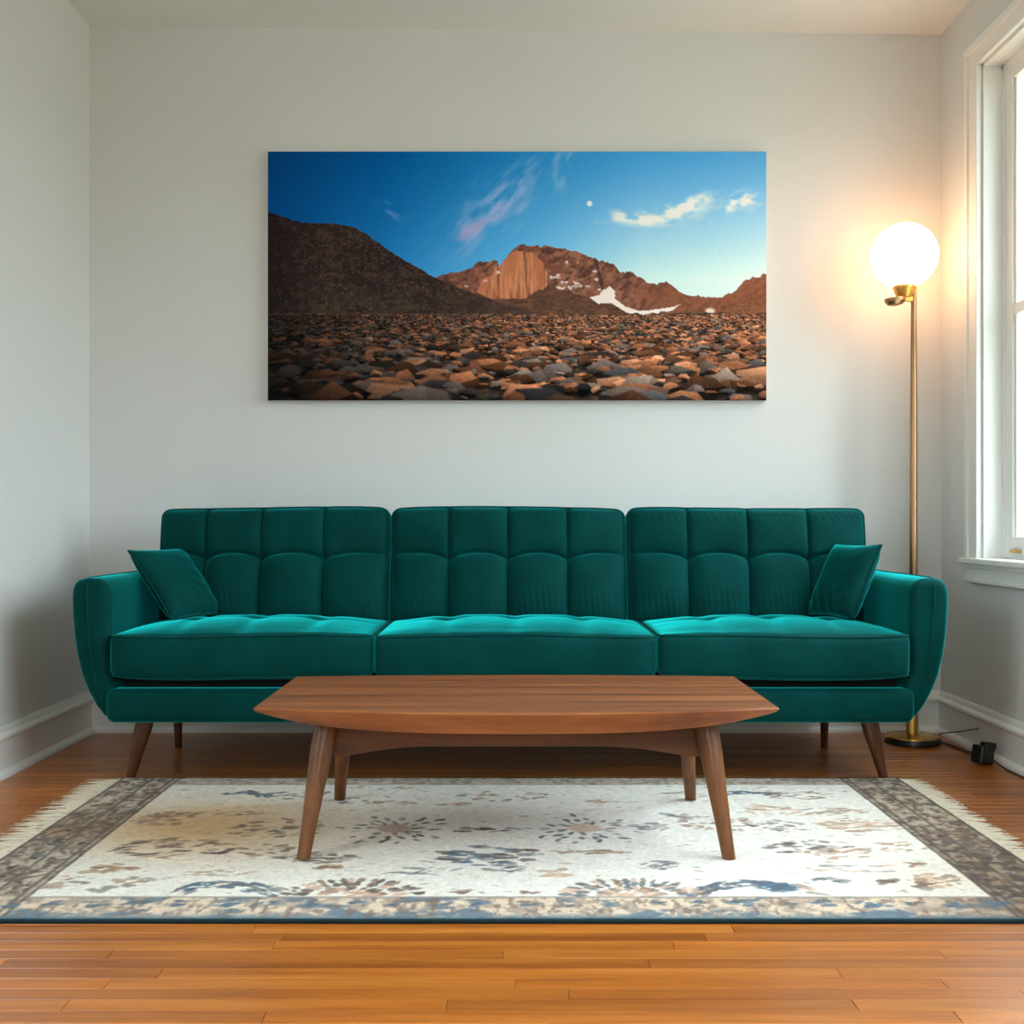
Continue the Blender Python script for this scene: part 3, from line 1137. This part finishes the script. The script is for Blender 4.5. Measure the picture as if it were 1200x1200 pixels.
cluster(-0.80, 3.16, 0.12, 0.03, 18, [BRN, TAN], 0.03, 0.016, 0.2)
cluster(-0.92, 2.655, 0.05, 0.04, 20, [TAN, BRN], 0.03, 0.02)
cluster(-0.842, 2.567, 0.04, 0.035, 14, [GREY, TAN], 0.03, 0.02)
cluster(-0.90, 2.51, 0.03, 0.02, 7, [GREY], 0.03, 0.02)
cluster(-0.99, 2.56, 0.05, 0.05, 18, [TAN, GREY, PEACH], 0.03, 0.015)
cluster(-0.66, 2.62, 0.10, 0.02, 8, [TAN], 0.05, 0.01, 0.2)
arc_leaf([(-0.712, 2.500), (-0.66, 2.60), (-0.50, 2.480)], 70, [BLUE, SLATE, BLUE, GREY], 0.035)
arc_leaf([(0.400, 2.475), (0.50, 2.60), (0.62, 2.520)], 70, [BLUE, SLATE, (120, 116, 128)], 0.03)
cluster(0.585, 2.525, 0.035, 0.03, 16, [BLUE], 0.04, 0.025)
for (cx, cc) in ((-0.343, [BRN, PEACH, DBR]), (0.262, [BRN, PEACH, SLATE])):
    for ring, n in ((0.055, 12), (0.095, 18), (0.125, 20)):
        for k in range(n):
            a = math.pi * (k + rr.uniform(.1, .9)) / n
            dash(cx + ring * 1.15 * math.cos(a), 2.465 + ring * 0.85 * math.sin(a), 0.036, 0.018, a, jit(rr.choice(cc)), 0.75)
    cluster(cx, 2.485, 0.06, 0.03, 14, [PEACH], 0.03, 0.02)
cluster(-0.10, 2.49, 0.05, 0.015, 6, [GREY, BRN], 0.03, 0.015)
cluster(0.05, 2.49, 0.03, 0.012, 6, [BRN], 0.02, 0.014)
# along the far side
arc_leaf([(-0.84, 3.37), (-0.77, 3.47), (-0.72, 3.33)], 26, [BLUE, SLATE], 0.025)
arc_leaf([(0.60, 3.36), (0.68, 3.45), (0.78, 3.37)], 26, [SLATE, BLUE], 0.025)
cluster(-0.62, 3.37, 0.10, 0.05, 16, [SLATE, GREY, BLUE], 0.04, 0.02)
cluster(-0.335, 3.28, 0.06, 0.02, 10, [TAN], 0.03, 0.02)
cluster(-0.02, 3.36, 0.13, 0.06, 30, [BRN, GREY, PEACH], 0.026, 0.018)
cluster(0.26, 3.29, 0.05, 0.02, 12, [PEACH, TAN], 0.03, 0.018)
cluster(-0.16, 3.27, 0.05, 0.02, 8, [TAN, PEACH], 0.03, 0.016)
cluster(-0.43, 3.30, 0.07, 0.05, 14, [SLATE, GREY], 0.025, 0.016)
cluster(-0.40, 3.46, 0.12, 0.025, 10, [GREY, TAN], 0.03, 0.014)
cluster(0.50, 3.37, 0.07, 0.04, 12, [GREY, PEACH], 0.03, 0.016)
# right part of the field
cluster(0.55, 3.06, 0.11, 0.08, 40, [PEACH, BRN, GREY], 0.028, 0.016, 0.1)
cluster(0.70, 3.02, 0.08, 0.07, 22, [SLATE, GREY, BRN], 0.03, 0.016, -0.2)
cluster(0.46, 3.13, 0.03, 0.035, 7, [GREY, SLATE], 0.045, 0.018, -0.8, 0.2)
cluster(0.754, 2.83, 0.12, 0.06, 40, [SLATE, DBR, GREY, BRN], 0.03, 0.016, -0.1)
cluster(0.70, 3.20, 0.05, 0.05, 10, [PEACH, TAN], 0.045, 0.016, -0.6, 0.2)
cluster(0.85, 3.18, 0.13, 0.05, 26, [PEACH, TAN, GREY], 0.05, 0.014, 0.3, 0.3)
cluster(0.93, 3.04, 0.10, 0.07, 44, [PEACH, TAN, (196, 150, 130)], 0.045, 0.014, 0.1, 0.3)
cluster(0.85, 3.36, 0.10, 0.05, 26, [GREY, TAN, BRN], 0.035, 0.016)
cluster(0.80, 2.78, 0.09, 0.05, 22, [PEACH, TAN], 0.03, 0.016)
cluster(0.95, 2.82, 0.07, 0.06, 16, [PEACH, TAN], 0.035, 0.014)
cluster(0.72, 2.575, 0.04, 0.018, 12, [SLATE, GREY], 0.03, 0.02)
cluster(0.84, 2.565, 0.02, 0.012, 6, [BRN, GREY], 0.035, 0.02)
cluster(0.66, 2.51, 0.03, 0.03, 6, [PEACH, GREY], 0.04, 0.012, -0.7)
cluster(0.90, 2.52, 0.02, 0.012, 6, [GREY, BRN], 0.025, 0.018)
cluster(0.955, 2.57, 0.055, 0.05, 30, [TAN, BRN, PEACH], 0.03, 0.018)
cluster(0.94, 2.69, 0.03, 0.025, 8, [BRN, PEACH], 0.035, 0.012)
cluster(0.80, 2.66, 0.13, 0.03, 16, [PEACH, GREY], 0.04, 0.012, -0.3)
cluster(0.36, 2.685, 0.05, 0.03, 12, [SLATE, GREY], 0.035, 0.014)
cluster(0.10, 2.63, 0.04, 0.03, 10, [PEACH, TAN], 0.035, 0.016)
cluster(-0.20, 2.64, 0.08, 0.025, 10, [GREY, SLATE], 0.05, 0.012)
cluster(0.18, 2.79, 0.10, 0.02, 12, [TAN, BRN], 0.05, 0.014, 0.0, 0.2)
for k in range(420):
    dash(rr.uniform(-1.0, 1.0), rr.uniform(2.48, 3.49), rr.uniform(.010, .032), rr.uniform(.005, .011), rr.uniform(-.5, .5), jit(rr.choice([GREY, TAN, PEACH, BRN, GREY])), rr.uniform(.25, .6))
# ---- borders
side = sstep(1.028, 1.034, np.abs(X)) > 0.5
frontb = Y < 2.455
backb = Y > 3.505
b1 = fbm(X * 40, Y * 40, 3, 31)
b2 = fbm(X * 75, Y * 30, 3, 33)
base = np.zeros_like(img)
base[:] = (192, 174, 152)
blend(base, sstep(0.40, 0.66, b1) * 0.7, (122, 100, 82))
blend(base, sstep(0.50, 0.72, b2) * 0.75, (92, 76, 66))
blend(base, sstep(0.60, 0.72, fbm(X * 18 + 9, Y * 18, 3, 36)) * 0.5, (214, 200, 178))
# right border is browner and worn darker near the camera end
dk = sstep(3.3, 2.5, Y) * (X > 0)
blend(base, dk * 0.55, (112, 84, 60))
blend(base, dk * sstep(0.45, 0.6, b1) * 0.6, (60, 46, 38))
dl = np.exp(-((Y - 3.0) / 0.13) ** 2) * (X < 0)
blend(base, dl * 0.5, (126, 92, 58))
fb = np.zeros_like(img)
fb[:] = (218, 194, 168)
blend(fb, sstep(0.42, 0.62, b1) * 0.6, (140, 122, 110))
blend(fb, sstep(0.60, 0.70, fbm(X * 14, Y * 20, 3, 41)) * 0.8, (84, 106, 124))
blend(fb, sstep(0.58, 0.7, b2) * 0.6, (104, 84, 74))
blend(fb, sstep(2.360, 2.330, Y + (b2 - .5) * 0.06) * 0.7, (92, 112, 122))
blend(fb, sstep(0.75, 1.1, X) * 0.55, (112, 88, 68))
bb = base.copy()
img = np.where(side[..., None], base, img)
img = np.where((frontb & (np.abs(X) < 1.2))[..., None], np.where(side[..., None], base * 0.5 + fb * 0.5, fb), img)
img = np.where((backb & ~side)[..., None], bb * 0.6 + 0.4 * np.array([214, 204, 188]), img)
for lx in (1.030, 1.048, 1.112, 1.205):
    blend(img, sstep(0.007, 0.002, np.abs(np.abs(X) - lx)) * (0.45 + 0.5 * wear), (78, 66, 58))
blend(img, sstep(0.008, 0.002, np.abs(Y - 2.456)) * 0.6 * (np.abs(X) < 1.04), (120, 108, 98))
blend(img, sstep(0.006, 0.002, np.abs(Y - 3.505)) * 0.4 * (np.abs(X) < 1.04), (130, 118, 106))
blend(img, sstep(2.335, 2.322, Y), (60, 92, 104))
# motifs in the borders
for sgn in (-1, 1):
    for k in range(9):
        cy_ = 2.50 + k * 0.13
        for q in range(10):
            a = rr.uniform(0, 6.28)
            dash(sgn * 1.158 + 0.03 * math.cos(a), cy_ + 0.035 * math.sin(a), 0.032, 0.014, a, jit(rr.choice([DBR, BRN, (86, 92, 98)])), 0.75)
        for q in range(5):
            dash(sgn * 1.075 + rr.uniform(-.02, .02), cy_ + rr.uniform(-.06, .06), 0.03, 0.012, rr.uniform(0, 3), jit(DBR), 0.6)
for k in range(26):
    cx_ = -1.14 + k * 0.09
    cluster(cx_, 2.415, 0.022, 0.02, 5, [BLUE, SLATE, BRN] if k % 3 else [BLUE], 0.026, 0.016)
img *= (0.94 + 0.12 * wear2)[..., None]
rug = empty('area_rug', (0, 2.96, 0))
tag(rug, 'cream distressed floral area rug with brown and blue borders and fringed ends', 'rug')
Z = RUGZ - 0.0012 + 0.0016 * (fbm(X * 40, Y * 40, 2, 51) - 0.5) + 0.0006 * wear2
Z = np.minimum(Z, RUGZ)
# rounded down at the outer edges
ed = np.minimum(np.minimum(X - RX_0, RX_1 - X), np.minimum(Y - RY_0, RY_1 - Y))
Z -= 0.004 * np.clip(1 - ed / 0.006, 0, 1) ** 2
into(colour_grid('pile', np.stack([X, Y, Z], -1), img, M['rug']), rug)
into(boxes('backing', [(RX_0, RX_1, RY_0 + 0.001, RY_1 - 0.001, 0.0003, 0.005)], M['binding']), rug)
into(tube('binding', [(x, RY_0 + 0.0005 * math.sin(x * 9), 0.0048) for x in np.linspace(RX_0, RX_1, 40)], 0.0046, M['binding'], None, False, 8), rug)
into(tube('binding', [(x, RY_1, 0.0048) for x in np.linspace(RX_0, RX_1, 40)], 0.0046, M['binding'], None, False, 8), rug)
for sgn, fl_len in ((-1, 0.098), (1, 0.072)):
    V, F = [], []
    n = 310
    for k in range(n):
        y0 = RY_0 + 0.004 + (RY_1 - RY_0 - 0.008) * (k + rr.uniform(-.3, .3)) / n
        ln = fl_len * rr.uniform(0.75, 1.15)
        knot = (k // 4) * 4 + 1.5
        sw = (knot - k) * (RY_1 - RY_0) / n * rr.uniform(0.3, 1.0) + rr.uniform(-0.006, 0.006) + 0.010 * math.sin(k // 4 * 2.3)
        wdt = rr.uniform(0.0011, 0.0018)
        x0 = sgn * 1.213
        hgt = rr.uniform(0.003, 0.006)
        b0 = len(V)
        m = 4
        for i in range(m + 1):
            t = i / m
            cx_ = x0 + sgn * ln * t
            cy_ = y0 + sw * t * t + 0.003 * math.sin(t * 7 + k)
            cz_ = 0.0025 + hgt * (1 - t) * 0.8 + 0.0012 * math.sin(t * 9 + k * 1.7) * (1 - t)
            wq = wdt * (1 - 0.35 * t)
            V += [(cx_, cy_ - wq, cz_), (cx_, cy_, cz_ + wq * 1.2), (cx_, cy_ + wq, cz_), (cx_, cy_, cz_ - wq * 0.8)]
        for i in range(m):
            for q in range(4):
                a = b0 + i * 4
                F.append((a + q, a + (q + 1) % 4, a + 4 + (q + 1) % 4, a + 4 + q))
        F.append((b0 + m * 4, b0 + m * 4 + 1, b0 + m * 4 + 2, b0 + m * 4 + 3))
    f = into(mesh_obj('fringe', V, F, M['fringe'], None, True, False), rug)
    f['kind'] = 'stuff'
    f['label'] = 'cream knotted fringe threads'

# ================================================================== canvas print on the wall
CX0, CX1, CZ0, CZ1, CY = -0.928, 0.980, 1.271, 2.225, 4.405
nx, ny = 680, 340
U, Vv = np.meshgrid(np.linspace(0, 584, nx), np.linspace(0, 292, ny))   # picture units, v downwards
img = np.zeros((ny, nx, 3))
# sky
sky_top = np.array([(0, 58, 120), (0, 84, 158), (28, 124, 198), (60, 150, 222), (80, 160, 224)], float)
sky_low = np.array([(0, 74, 142), (36, 128, 200), (100, 184, 240), (196, 230, 255), (216, 240, 255)], float)
kx = np.linspace(0, 584, 5)
for c in range(3):
    a = np.interp(U, kx, sky_top[:, c])
    b = np.interp(U, kx, sky_low[:, c])
    img[..., c] = a + (b - a) * np.clip(Vv / 150, 0, 1) ** 1.15
img += (RNG.random((ny, nx, 1)) - 0.5) * 7


def wisps(cx, cy, rx, ry, ang, amt, col, sx, sy, seed, lo=0.45, hi=0.8):
    ca, sa = math.cos(ang), math.sin(ang)
    a = (U - cx) * ca + (Vv - cy) * sa
    b = -(U - cx) * sa + (Vv - cy) * ca
    env = np.exp(-((a / rx) ** 2 + (b / ry) ** 2))
    m = sstep(lo, hi, fbm(a / sx + 50, b / sy + 50, 5, seed) * (0.45 + 0.75 * env))
    blend(img, m * env ** 0.5 * amt, col)


wisps(268, 66, 72, 30, -0.75, 0.75, (166, 176, 224), 22, 7, 2, 0.26, 0.80)
wisps(242, 92, 30, 11, -0.3, 0.7, (178, 160, 204), 18, 7, 3, 0.30, 0.7)
wisps(345, 18, 18, 40, 0.25, 0.55, (150, 186, 228), 8, 24, 5, 0.4, 0.8)
wisps(140, 70, 26, 12, 0.5, 0.5, (130, 160, 212), 14, 5, 9, 0.4, 0.8)
wisps(440, 78, 42, 9, 0.05, 1.0, (252, 240, 242), 16, 8, 12, 0.22, 0.66)
wisps(486, 66, 36, 13, -0.25, 1.0, (254, 244, 244), 16, 8, 15, 0.22, 0.66)
wisps(551, 60, 22, 10, -0.2, 1.0, (248, 240, 246), 12, 7, 18, 0.24, 0.66)
blend(img, sstep(3.6, 2.4, np.hypot(U - 377, Vv - 61)), (255, 250, 244))
# mountain
ridge = [(190, 152), (199, 147), (206, 144), (226, 141), (238, 137), (244, 130), (254, 129), (269, 127), (271, 134), (279, 125), (286, 115), (294, 109), (313, 110), (336, 112), (359, 117),
         (383, 125), (388, 128), (393, 128), (406, 132), (414, 142), (418, 142), (424, 140), (434, 147), (448, 155), (456, 155), (466, 153), (476, 159), (486, 167), (496, 169), (506, 169), (519, 172),
         (533, 170), (549, 162), (559, 150), (568, 148), (576, 147), (580, 143), (584, 142)]
rx_, ry_ = zip(*ridge)
rl = np.interp(U, rx_, ry_) + (fbm(U / 4, Vv * 0, 3, 61) - 0.5) * 4
mt = (Vv > rl) & (U > 188)
tex = fbm(U / 7, Vv / 5, 5, 62)
vert = fbm(U / 2.6, Vv / 22, 4, 63)
mc = np.zeros_like(img)
mc[:] = (112, 70, 58)
blend(mc, sstep(0.4, 0.65, tex) * 0.8, (152, 98, 76))
blend(mc, sstep(0.52, 0.68, fbm((U + Vv) / 5, (Vv - U * .3) / 9, 4, 64)) * 0.7, (60, 40, 40))
rt = sstep(410, 470, U)
blend(mc, rt * 0.55, (138, 80, 54))
blend(mc, rt * sstep(0.5, 0.7, tex) * 0.6, (96, 56, 42))
cliff = inpoly(U + (tex - .5) * 6, Vv + (tex - .5) * 6, [(279, 124), (287, 116), (296, 116), (312, 120), (322, 130), (327, 142), (326, 156), (320, 164), (306, 168), (300, 173), (268, 174), (243, 164), (252, 152), (264, 140)])
cc = np.zeros_like(img)
cc[:] = (176, 104, 72)
blend(cc, sstep(0.42, 0.66, vert) * 0.7, (206, 134, 94))
blend(cc, sstep(0.55, 0.75, fbm(U / 3.0 + 40, Vv / 30, 4, 65)) * 0.8, (110, 66, 52))
mc = np.where(cliff[..., None], cc, mc)
for (a, b, r_) in ((356, 130, 7), (340, 147, 9), (352, 157, 14), (336, 163, 9), (370, 160, 8), (384, 140, 4), (388, 150, 5), (268, 142, 5), (258, 152, 5), (230, 158, 4), (391, 162, 5), (378, 118, 5)):
    e_ = np.exp(-(((U - a) / r_) ** 2 + ((Vv - b) / (r_ * 0.35)) ** 2))
    blend(mc, sstep(0.52, 0.66, fbm(U / 5, Vv / 2.2, 4, 66)) * (e_ > 0.3) * 0.9, (222, 204, 204))
blend(mc, sstep(3.0, 1.0, np.abs(U - 387 - (Vv - 140) * 0.25)) * ((Vv > 127) & (Vv < 165)) * 0.7, (48, 34, 38))
img = np.where(mt[..., None], mc, img)
snow = inpoly(U + (tex - .5) * 5, Vv + (tex - .5) * 3, [(399, 157), (408, 165), (406, 172), (419, 182), (436, 187), (459, 185), (486, 179), (473, 186), (449, 191), (433, 193), (419, 188), (403, 178), (386, 178), (377, 171), (389, 168)])
# dark moraine in front of the face, right-hand slope
mor = [(188, 160), (213, 156), (253, 170), (266, 174), (285, 174), (301, 172), (318, 163), (329, 157), (345, 162), (373, 170), (399, 177), (426, 191), (453, 194), (480, 190), (520, 182), (584, 172)]
ml = np.interp(U, *zip(*mor)) + (fbm(U / 6, Vv * 0, 3, 71) - 0.5) * 5
gm = (Vv > ml) & (U > 188)
gc = np.zeros_like(img)
gc[:] = (84, 58, 48)
blend(gc, sstep(0.40, 0.65, fbm(U / 9, Vv / 3.4, 4, 72)) * 0.7, (112, 74, 56))
blend(gc, sstep(400, 560, U) * 0.65, (142, 84, 56))
blend(gc, sstep(0.5, 0.7, fbm(U / 4, Vv / 1.8, 4, 73)) * 0.5, (58, 40, 34))
img = np.where(gm[..., None], gc, img)
blend(img, snow * 0.95, (240, 222, 216))
blend(img, sstep(5, 2, np.hypot((U - 518) / 1.6, Vv - 187)) * sstep(0.4, 0.5, tex) * .9, (235, 215, 205))
# dark hill on the left
hill = [(0, 71), (21, 78), (39, 83), (60, 84), (74, 84), (98, 88), (111, 94), (130, 107), (157, 126), (170, 132), (183, 141), (197, 149), (213, 156), (253, 171), (300, 186), (350, 196), (420, 204), (584, 210)]
hl = np.interp(U, *zip(*hill)) + (fbm(U / 5, Vv * 0, 3, 81) - 0.5) * 2.5
hm = Vv > hl
hc = np.zeros_like(img)
hc[:] = (40, 31, 31)
blend(hc, sstep(0.45, 0.75, fbm(U / 5, Vv / 4, 5, 82)) * 0.8, (66, 50, 46))
blend(hc, sstep(0.62, 0.75, fbm(U / 1.8, Vv / 1.6, 3, 83)) * 0.7, (96, 78, 70))
blend(hc, sstep(150, 185, Vv) * sstep(0.4, 0.65, fbm(U / 20, Vv / 8, 3, 84)) * 0.5, (66, 60, 42))
blend(hc, sstep(170, 320, U) * 0.6, (82, 60, 52))
blend(hc, sstep(70, 0, U) * 0.5, (18, 14, 16))
img = np.where(hm[..., None], hc, img)
# stony ground
gl_ = 190 + (fbm(U / 9, Vv * 0, 3, 91) - 0.5) * 5
gmask = Vv > gl_
gg = np.zeros_like(img)
gg[:] = (62, 48, 42)
blend(gg, sstep(0.45, 0.7, fbm(U / 6, Vv / 2.5, 4, 92)) * 0.7, (104, 76, 52))
blend(gg, sstep(0.5, 0.7, fbm(U / 14, Vv / 5, 4, 93)) * 0.5, (56, 54, 36))
img = np.where(gmask[..., None], gg, img)
SX_, SY_ = (nx - 1) / 584.0, (ny - 1) / 292.0
rocks = []
v_ = 192.0
while v_ < 300:
    p = (v_ - 190) / 102.0
    size = 1.0 + 11.5 * max(p, 0) ** 1.5
    n = int(584 / (size * 1.75))
    for k in range(n):
        sc_ = rr.choice([0.45, 0.6, 0.7, 0.85, 1.0, 1.25, 1.9])
        rocks.append((v_ + rr.uniform(-1, 1) * size * 0.5, rr.uniform(-5, 589), size * sc_))
    v_ += size * 0.42
rocks.sort()
for (cv_, cu, s) in rocks:
    rw, rh = s * rr.uniform(0.9, 1.7), s * rr.uniform(0.5, 0.85)
    x0, x1 = int((cu - rw * 1.3) * SX_), int((cu + rw * 1.3) * SX_) + 2
    y0, y1 = int((cv_ - rh * 1.5) * SY_), int((cv_ + rh * 1.6) * SY_) + 2
    x0, y0, x1, y1 = max(x0, 0), max(y0, 0), min(x1, nx), min(y1, ny)
    if x1 - x0 < 1 or y1 - y0 < 1:
        continue
    u = (U[y0:y1, x0:x1] - cu) / rw
    v = (Vv[y0:y1, x0:x1] - cv_) / rh
    q = np.hypot(u, v) * 0.55
    nk = rr.randint(5, 7)
    a0 = rr.uniform(0, 6.28)
    for k in range(nk):
        a_ = a0 + 2 * math.pi * (k + rr.uniform(-.3, .3)) / nk
        q = np.maximum(q, (u * math.cos(a_) + v * math.sin(a_)) / rr.uniform(0.78, 1.05))
    ph = [rr.uniform(0, 6.28) for _ in range(3)]
    sub = img[y0:y1, x0:x1]
    qs = np.hypot(u + 0.15, v - 0.35)
    blend(sub, sstep(1.2, 0.7, qs) * 0.75, (26, 21, 22))
    left = np.clip(cu / 330, 0, 1)
    warm = rr.random() < (0.22 + 0.45 * left)
    basec = rr.choice([(206, 128, 88), (190, 116, 78), (216, 146, 108), (176, 108, 76)]) if warm else rr.choice([(126, 110, 104), (108, 94, 90), (142, 120, 108), (92, 88, 92)])
    lum = (0.40 + 0.66 * left) * rr.choice([0.45, 0.6, 0.8, 0.95, 1.1, 1.25])
    lit = np.clip(0.62 + 0.34 * (-v * 0.9 + u * 0.30 * rr.choice([-1, 1, 1])), 0.16, 1.08)
    fa = rr.uniform(-0.7, 0.7)
    facet = np.where(v + fa * u > rr.uniform(-0.15, 0.35), rr.uniform(0.25, 0.5), 1.0)
    facet = facet * np.where(u * math.cos(ph[1]) + v * math.sin(ph[1]) > 0.3, rr.uniform(0.7, 1.0), 1.0)
    tx = 0.82 + 0.36 * fbm(U[y0:y1, x0:x1] / 1.6, Vv[y0:y1, x0:x1] / 1.4, 3, 95)
    c = np.array(basec)[None, None, :] * (lit * facet * tx * lum)[..., None]
    m = sstep(1.06, 0.90, q)
    sub += (c - sub) * m[..., None]
vig = 1 - 0.30 * sstep(110, 0, U) * sstep(150, 292, Vv) - 0.12 * sstep(250, 292, Vv)
img *= vig[..., None]
img = 255 * np.clip(img / 255, 0, 1) ** 0.92 * 1.10
img += (RNG.random((ny, nx, 1)) - 0.5) * 6
cv_root = empty('canvas_picture', (0.026, YB, CZ0))
tag(cv_root, 'wide unframed canvas print of a rocky mountain under a blue sky', 'picture')
into(boxes('canvas_body', [(CX0, CX1, CY, YB - 0.001, CZ0, CZ1)], M['canvas_edge'], None, 0.002), cv_root)
P = np.stack([CX0 + 0.001 + (CX1 - CX0 - 0.002) * U / 584, np.full_like(U, CY - 0.0008), CZ1 - 0.001 - (CZ1 - CZ0 - 0.002) * Vv / 292], -1)
into(colour_grid('printed_face', P, img, M['print']), cv_root)

# ================================================================== floor lamp
LX, LY = 1.470, 4.215
lamp = empty('floor_lamp', (LX, LY, 0))
tag(lamp, 'slim brass floor lamp with a glowing white globe in the corner beside the sofa', 'floor lamp')
lathe('base', [(0.0, 0.0), (0.094, 0.0), (0.097, 0.003), (0.097, 0.020), (0.095, 0.023), (0.0, 0.023)][1:5], M['black'], lamp, 56)
lathe('base_plate', [(0.096, 0.0232), (0.0955, 0.027), (0.090, 0.029), (0.03, 0.031), (0.024, 0.034)], M['brass'], lamp, 56)
lathe('sleeve', [(0.022, 0.030), (0.022, 0.13), (0.020, 0.134), (0.015, 0.136)], M['brass'], lamp, 28)
tube('pole', [(0.004, 0, 0.03), (0.005, 0, 0.6), (0.006, 0, 1.2), (0.006, 0, 1.667)], [0.0150, 0.0145, 0.0125, 0.0095], M['bronze'], lamp, False, 20)
GX = 1.442 - LX
lathe('globe', [(max(0.119 * math.sin(math.pi * k / 28), 0.002), -0.119 * math.cos(math.pi * k / 28)) for k in range(29)], M['globe'], lamp, 48, (GX, 0, 1.782), True)
CZ = 1.630
lathe('globe_holder', [(0.012, CZ - 0.002), (0.024, CZ), (0.032, CZ + 0.010), (0.036, CZ + 0.022), (0.038, CZ + 0.030), (0.041, CZ + 0.031), (0.041, CZ + 0.040), (0.037, CZ + 0.043)], M['brass'], lamp, 36, (GX, 0, 0))
# bracket from the pole and the leaf-shaped rest under the holder
boxes_b = boxes('bracket', [(GX - 0.01, 0.010, -0.008, 0.008, CZ - 0.016, CZ + 0.002)], M['brass'], lamp, 0.003)
V, F = [], []
ns = 28
for lay, (sc_, zz) in enumerate(((0.90, 0.010), (1.0, 0.012), (1.0, 0.0), (0.72, -0.012), (0.3, -0.016))):
    for k in range(ns):
        a = 2 * math.pi * k / ns
        x = math.cos(a) * 0.038 * sc_
        y_ = math.sin(a) * 0.030 * sc_
        V.append((GX - 0.036 + x, -0.006 + y_, CZ - 0.016 + zz + 0.10 * x))
for l in range(4):
    for k in range(ns):
        F.append((l * ns + k, l * ns + (k + 1) % ns, (l + 1) * ns + (k + 1) % ns, (l + 1) * ns + k))
F += [tuple(range(ns)), tuple(4 * ns + k for k in range(ns))]
mesh_obj('dimmer_paddle', V, F, M['bronze'], lamp, 'auto')


def smooth_path(pts, n=10):
    out = []
    P = [Vector(p) for p in pts]
    for i in range(len(P) - 1):
        p0, p1, p2, p3 = P[max(i - 1, 0)], P[i], P[i + 1], P[min(i + 2, len(P) - 1)]
        for k in range(n):
            t = k / n
            out.append(0.5 * ((2 * p1) + (p2 - p0) * t + (2 * p0 - 5 * p1 + 4 * p2 - p3) * t * t + (-p0 + 3 * p1 - 3 * p2 + p3) * t ** 3))
    out.append(P[-1])
    return out


into(tube('power_cord', smooth_path([(LX + 0.06, LY + 0.07, 0.012), (1.50, 4.33, 0.004), (1.545, 4.36, 0.004), (1.575, 4.20, 0.004), (1.590, 4.03, 0.005), (1.592, 3.90, 0.012), (1.588, 3.875, 0.02)]), 0.003, M['black'], None, False, 8), lamp)

# power adapter on the floor with its own short lead
ad = empty('power_adapter', (1.575, 3.84, 0))
tag(ad, 'small black power adapter lying on the floor by the right baseboard', 'adapter')
Va, Na, Fa = rbox(0.030, 0.024, 0.030, 0.007, (3, 3, 3))
rot = Matrix.Rotation(math.radians(24), 3, 'Z') @ Matrix.Rotation(math.radians(9), 3, 'Y')
Va = np.array([rot @ Vector(v) for v in Va])
Va[:, 2] -= Va[:, 2].min()
mesh_obj('adapter_body', Va, Fa, M['black'], ad, True)
Vc, Nc, Fc = rbox(0.024, 0.015, 0.013, 0.005, (2, 2, 2))
Vc = np.array([rot @ Vector(v) for v in Vc])
mesh_obj('plug', Vc + np.array([0.016, -0.004, 0.062]), Fc, M['black'], ad, True)
into(tube('lead', smooth_path([(1.598, 3.86, 0.03), (1.60, 3.98, 0.010), (1.602, 4.10, 0.004), (1.585, 4.24, 0.004), (1.595, 4.28, 0.02), (1.615, 4.16, 0.05), (1.638, 4.06, 0.078), (1.640, 4.035, 0.083)]), 0.0022, M['black'], None, False, 8), ad)
into(tube('lead', smooth_path([(1.598, 3.82, 0.02), (1.612, 3.74, 0.004), (1.616, 3.60, 0.004), (1.616, 3.2, 0.004), (1.612, 2.6, 0.004)]), 0.0026, M['black'], None, False, 8), ad)
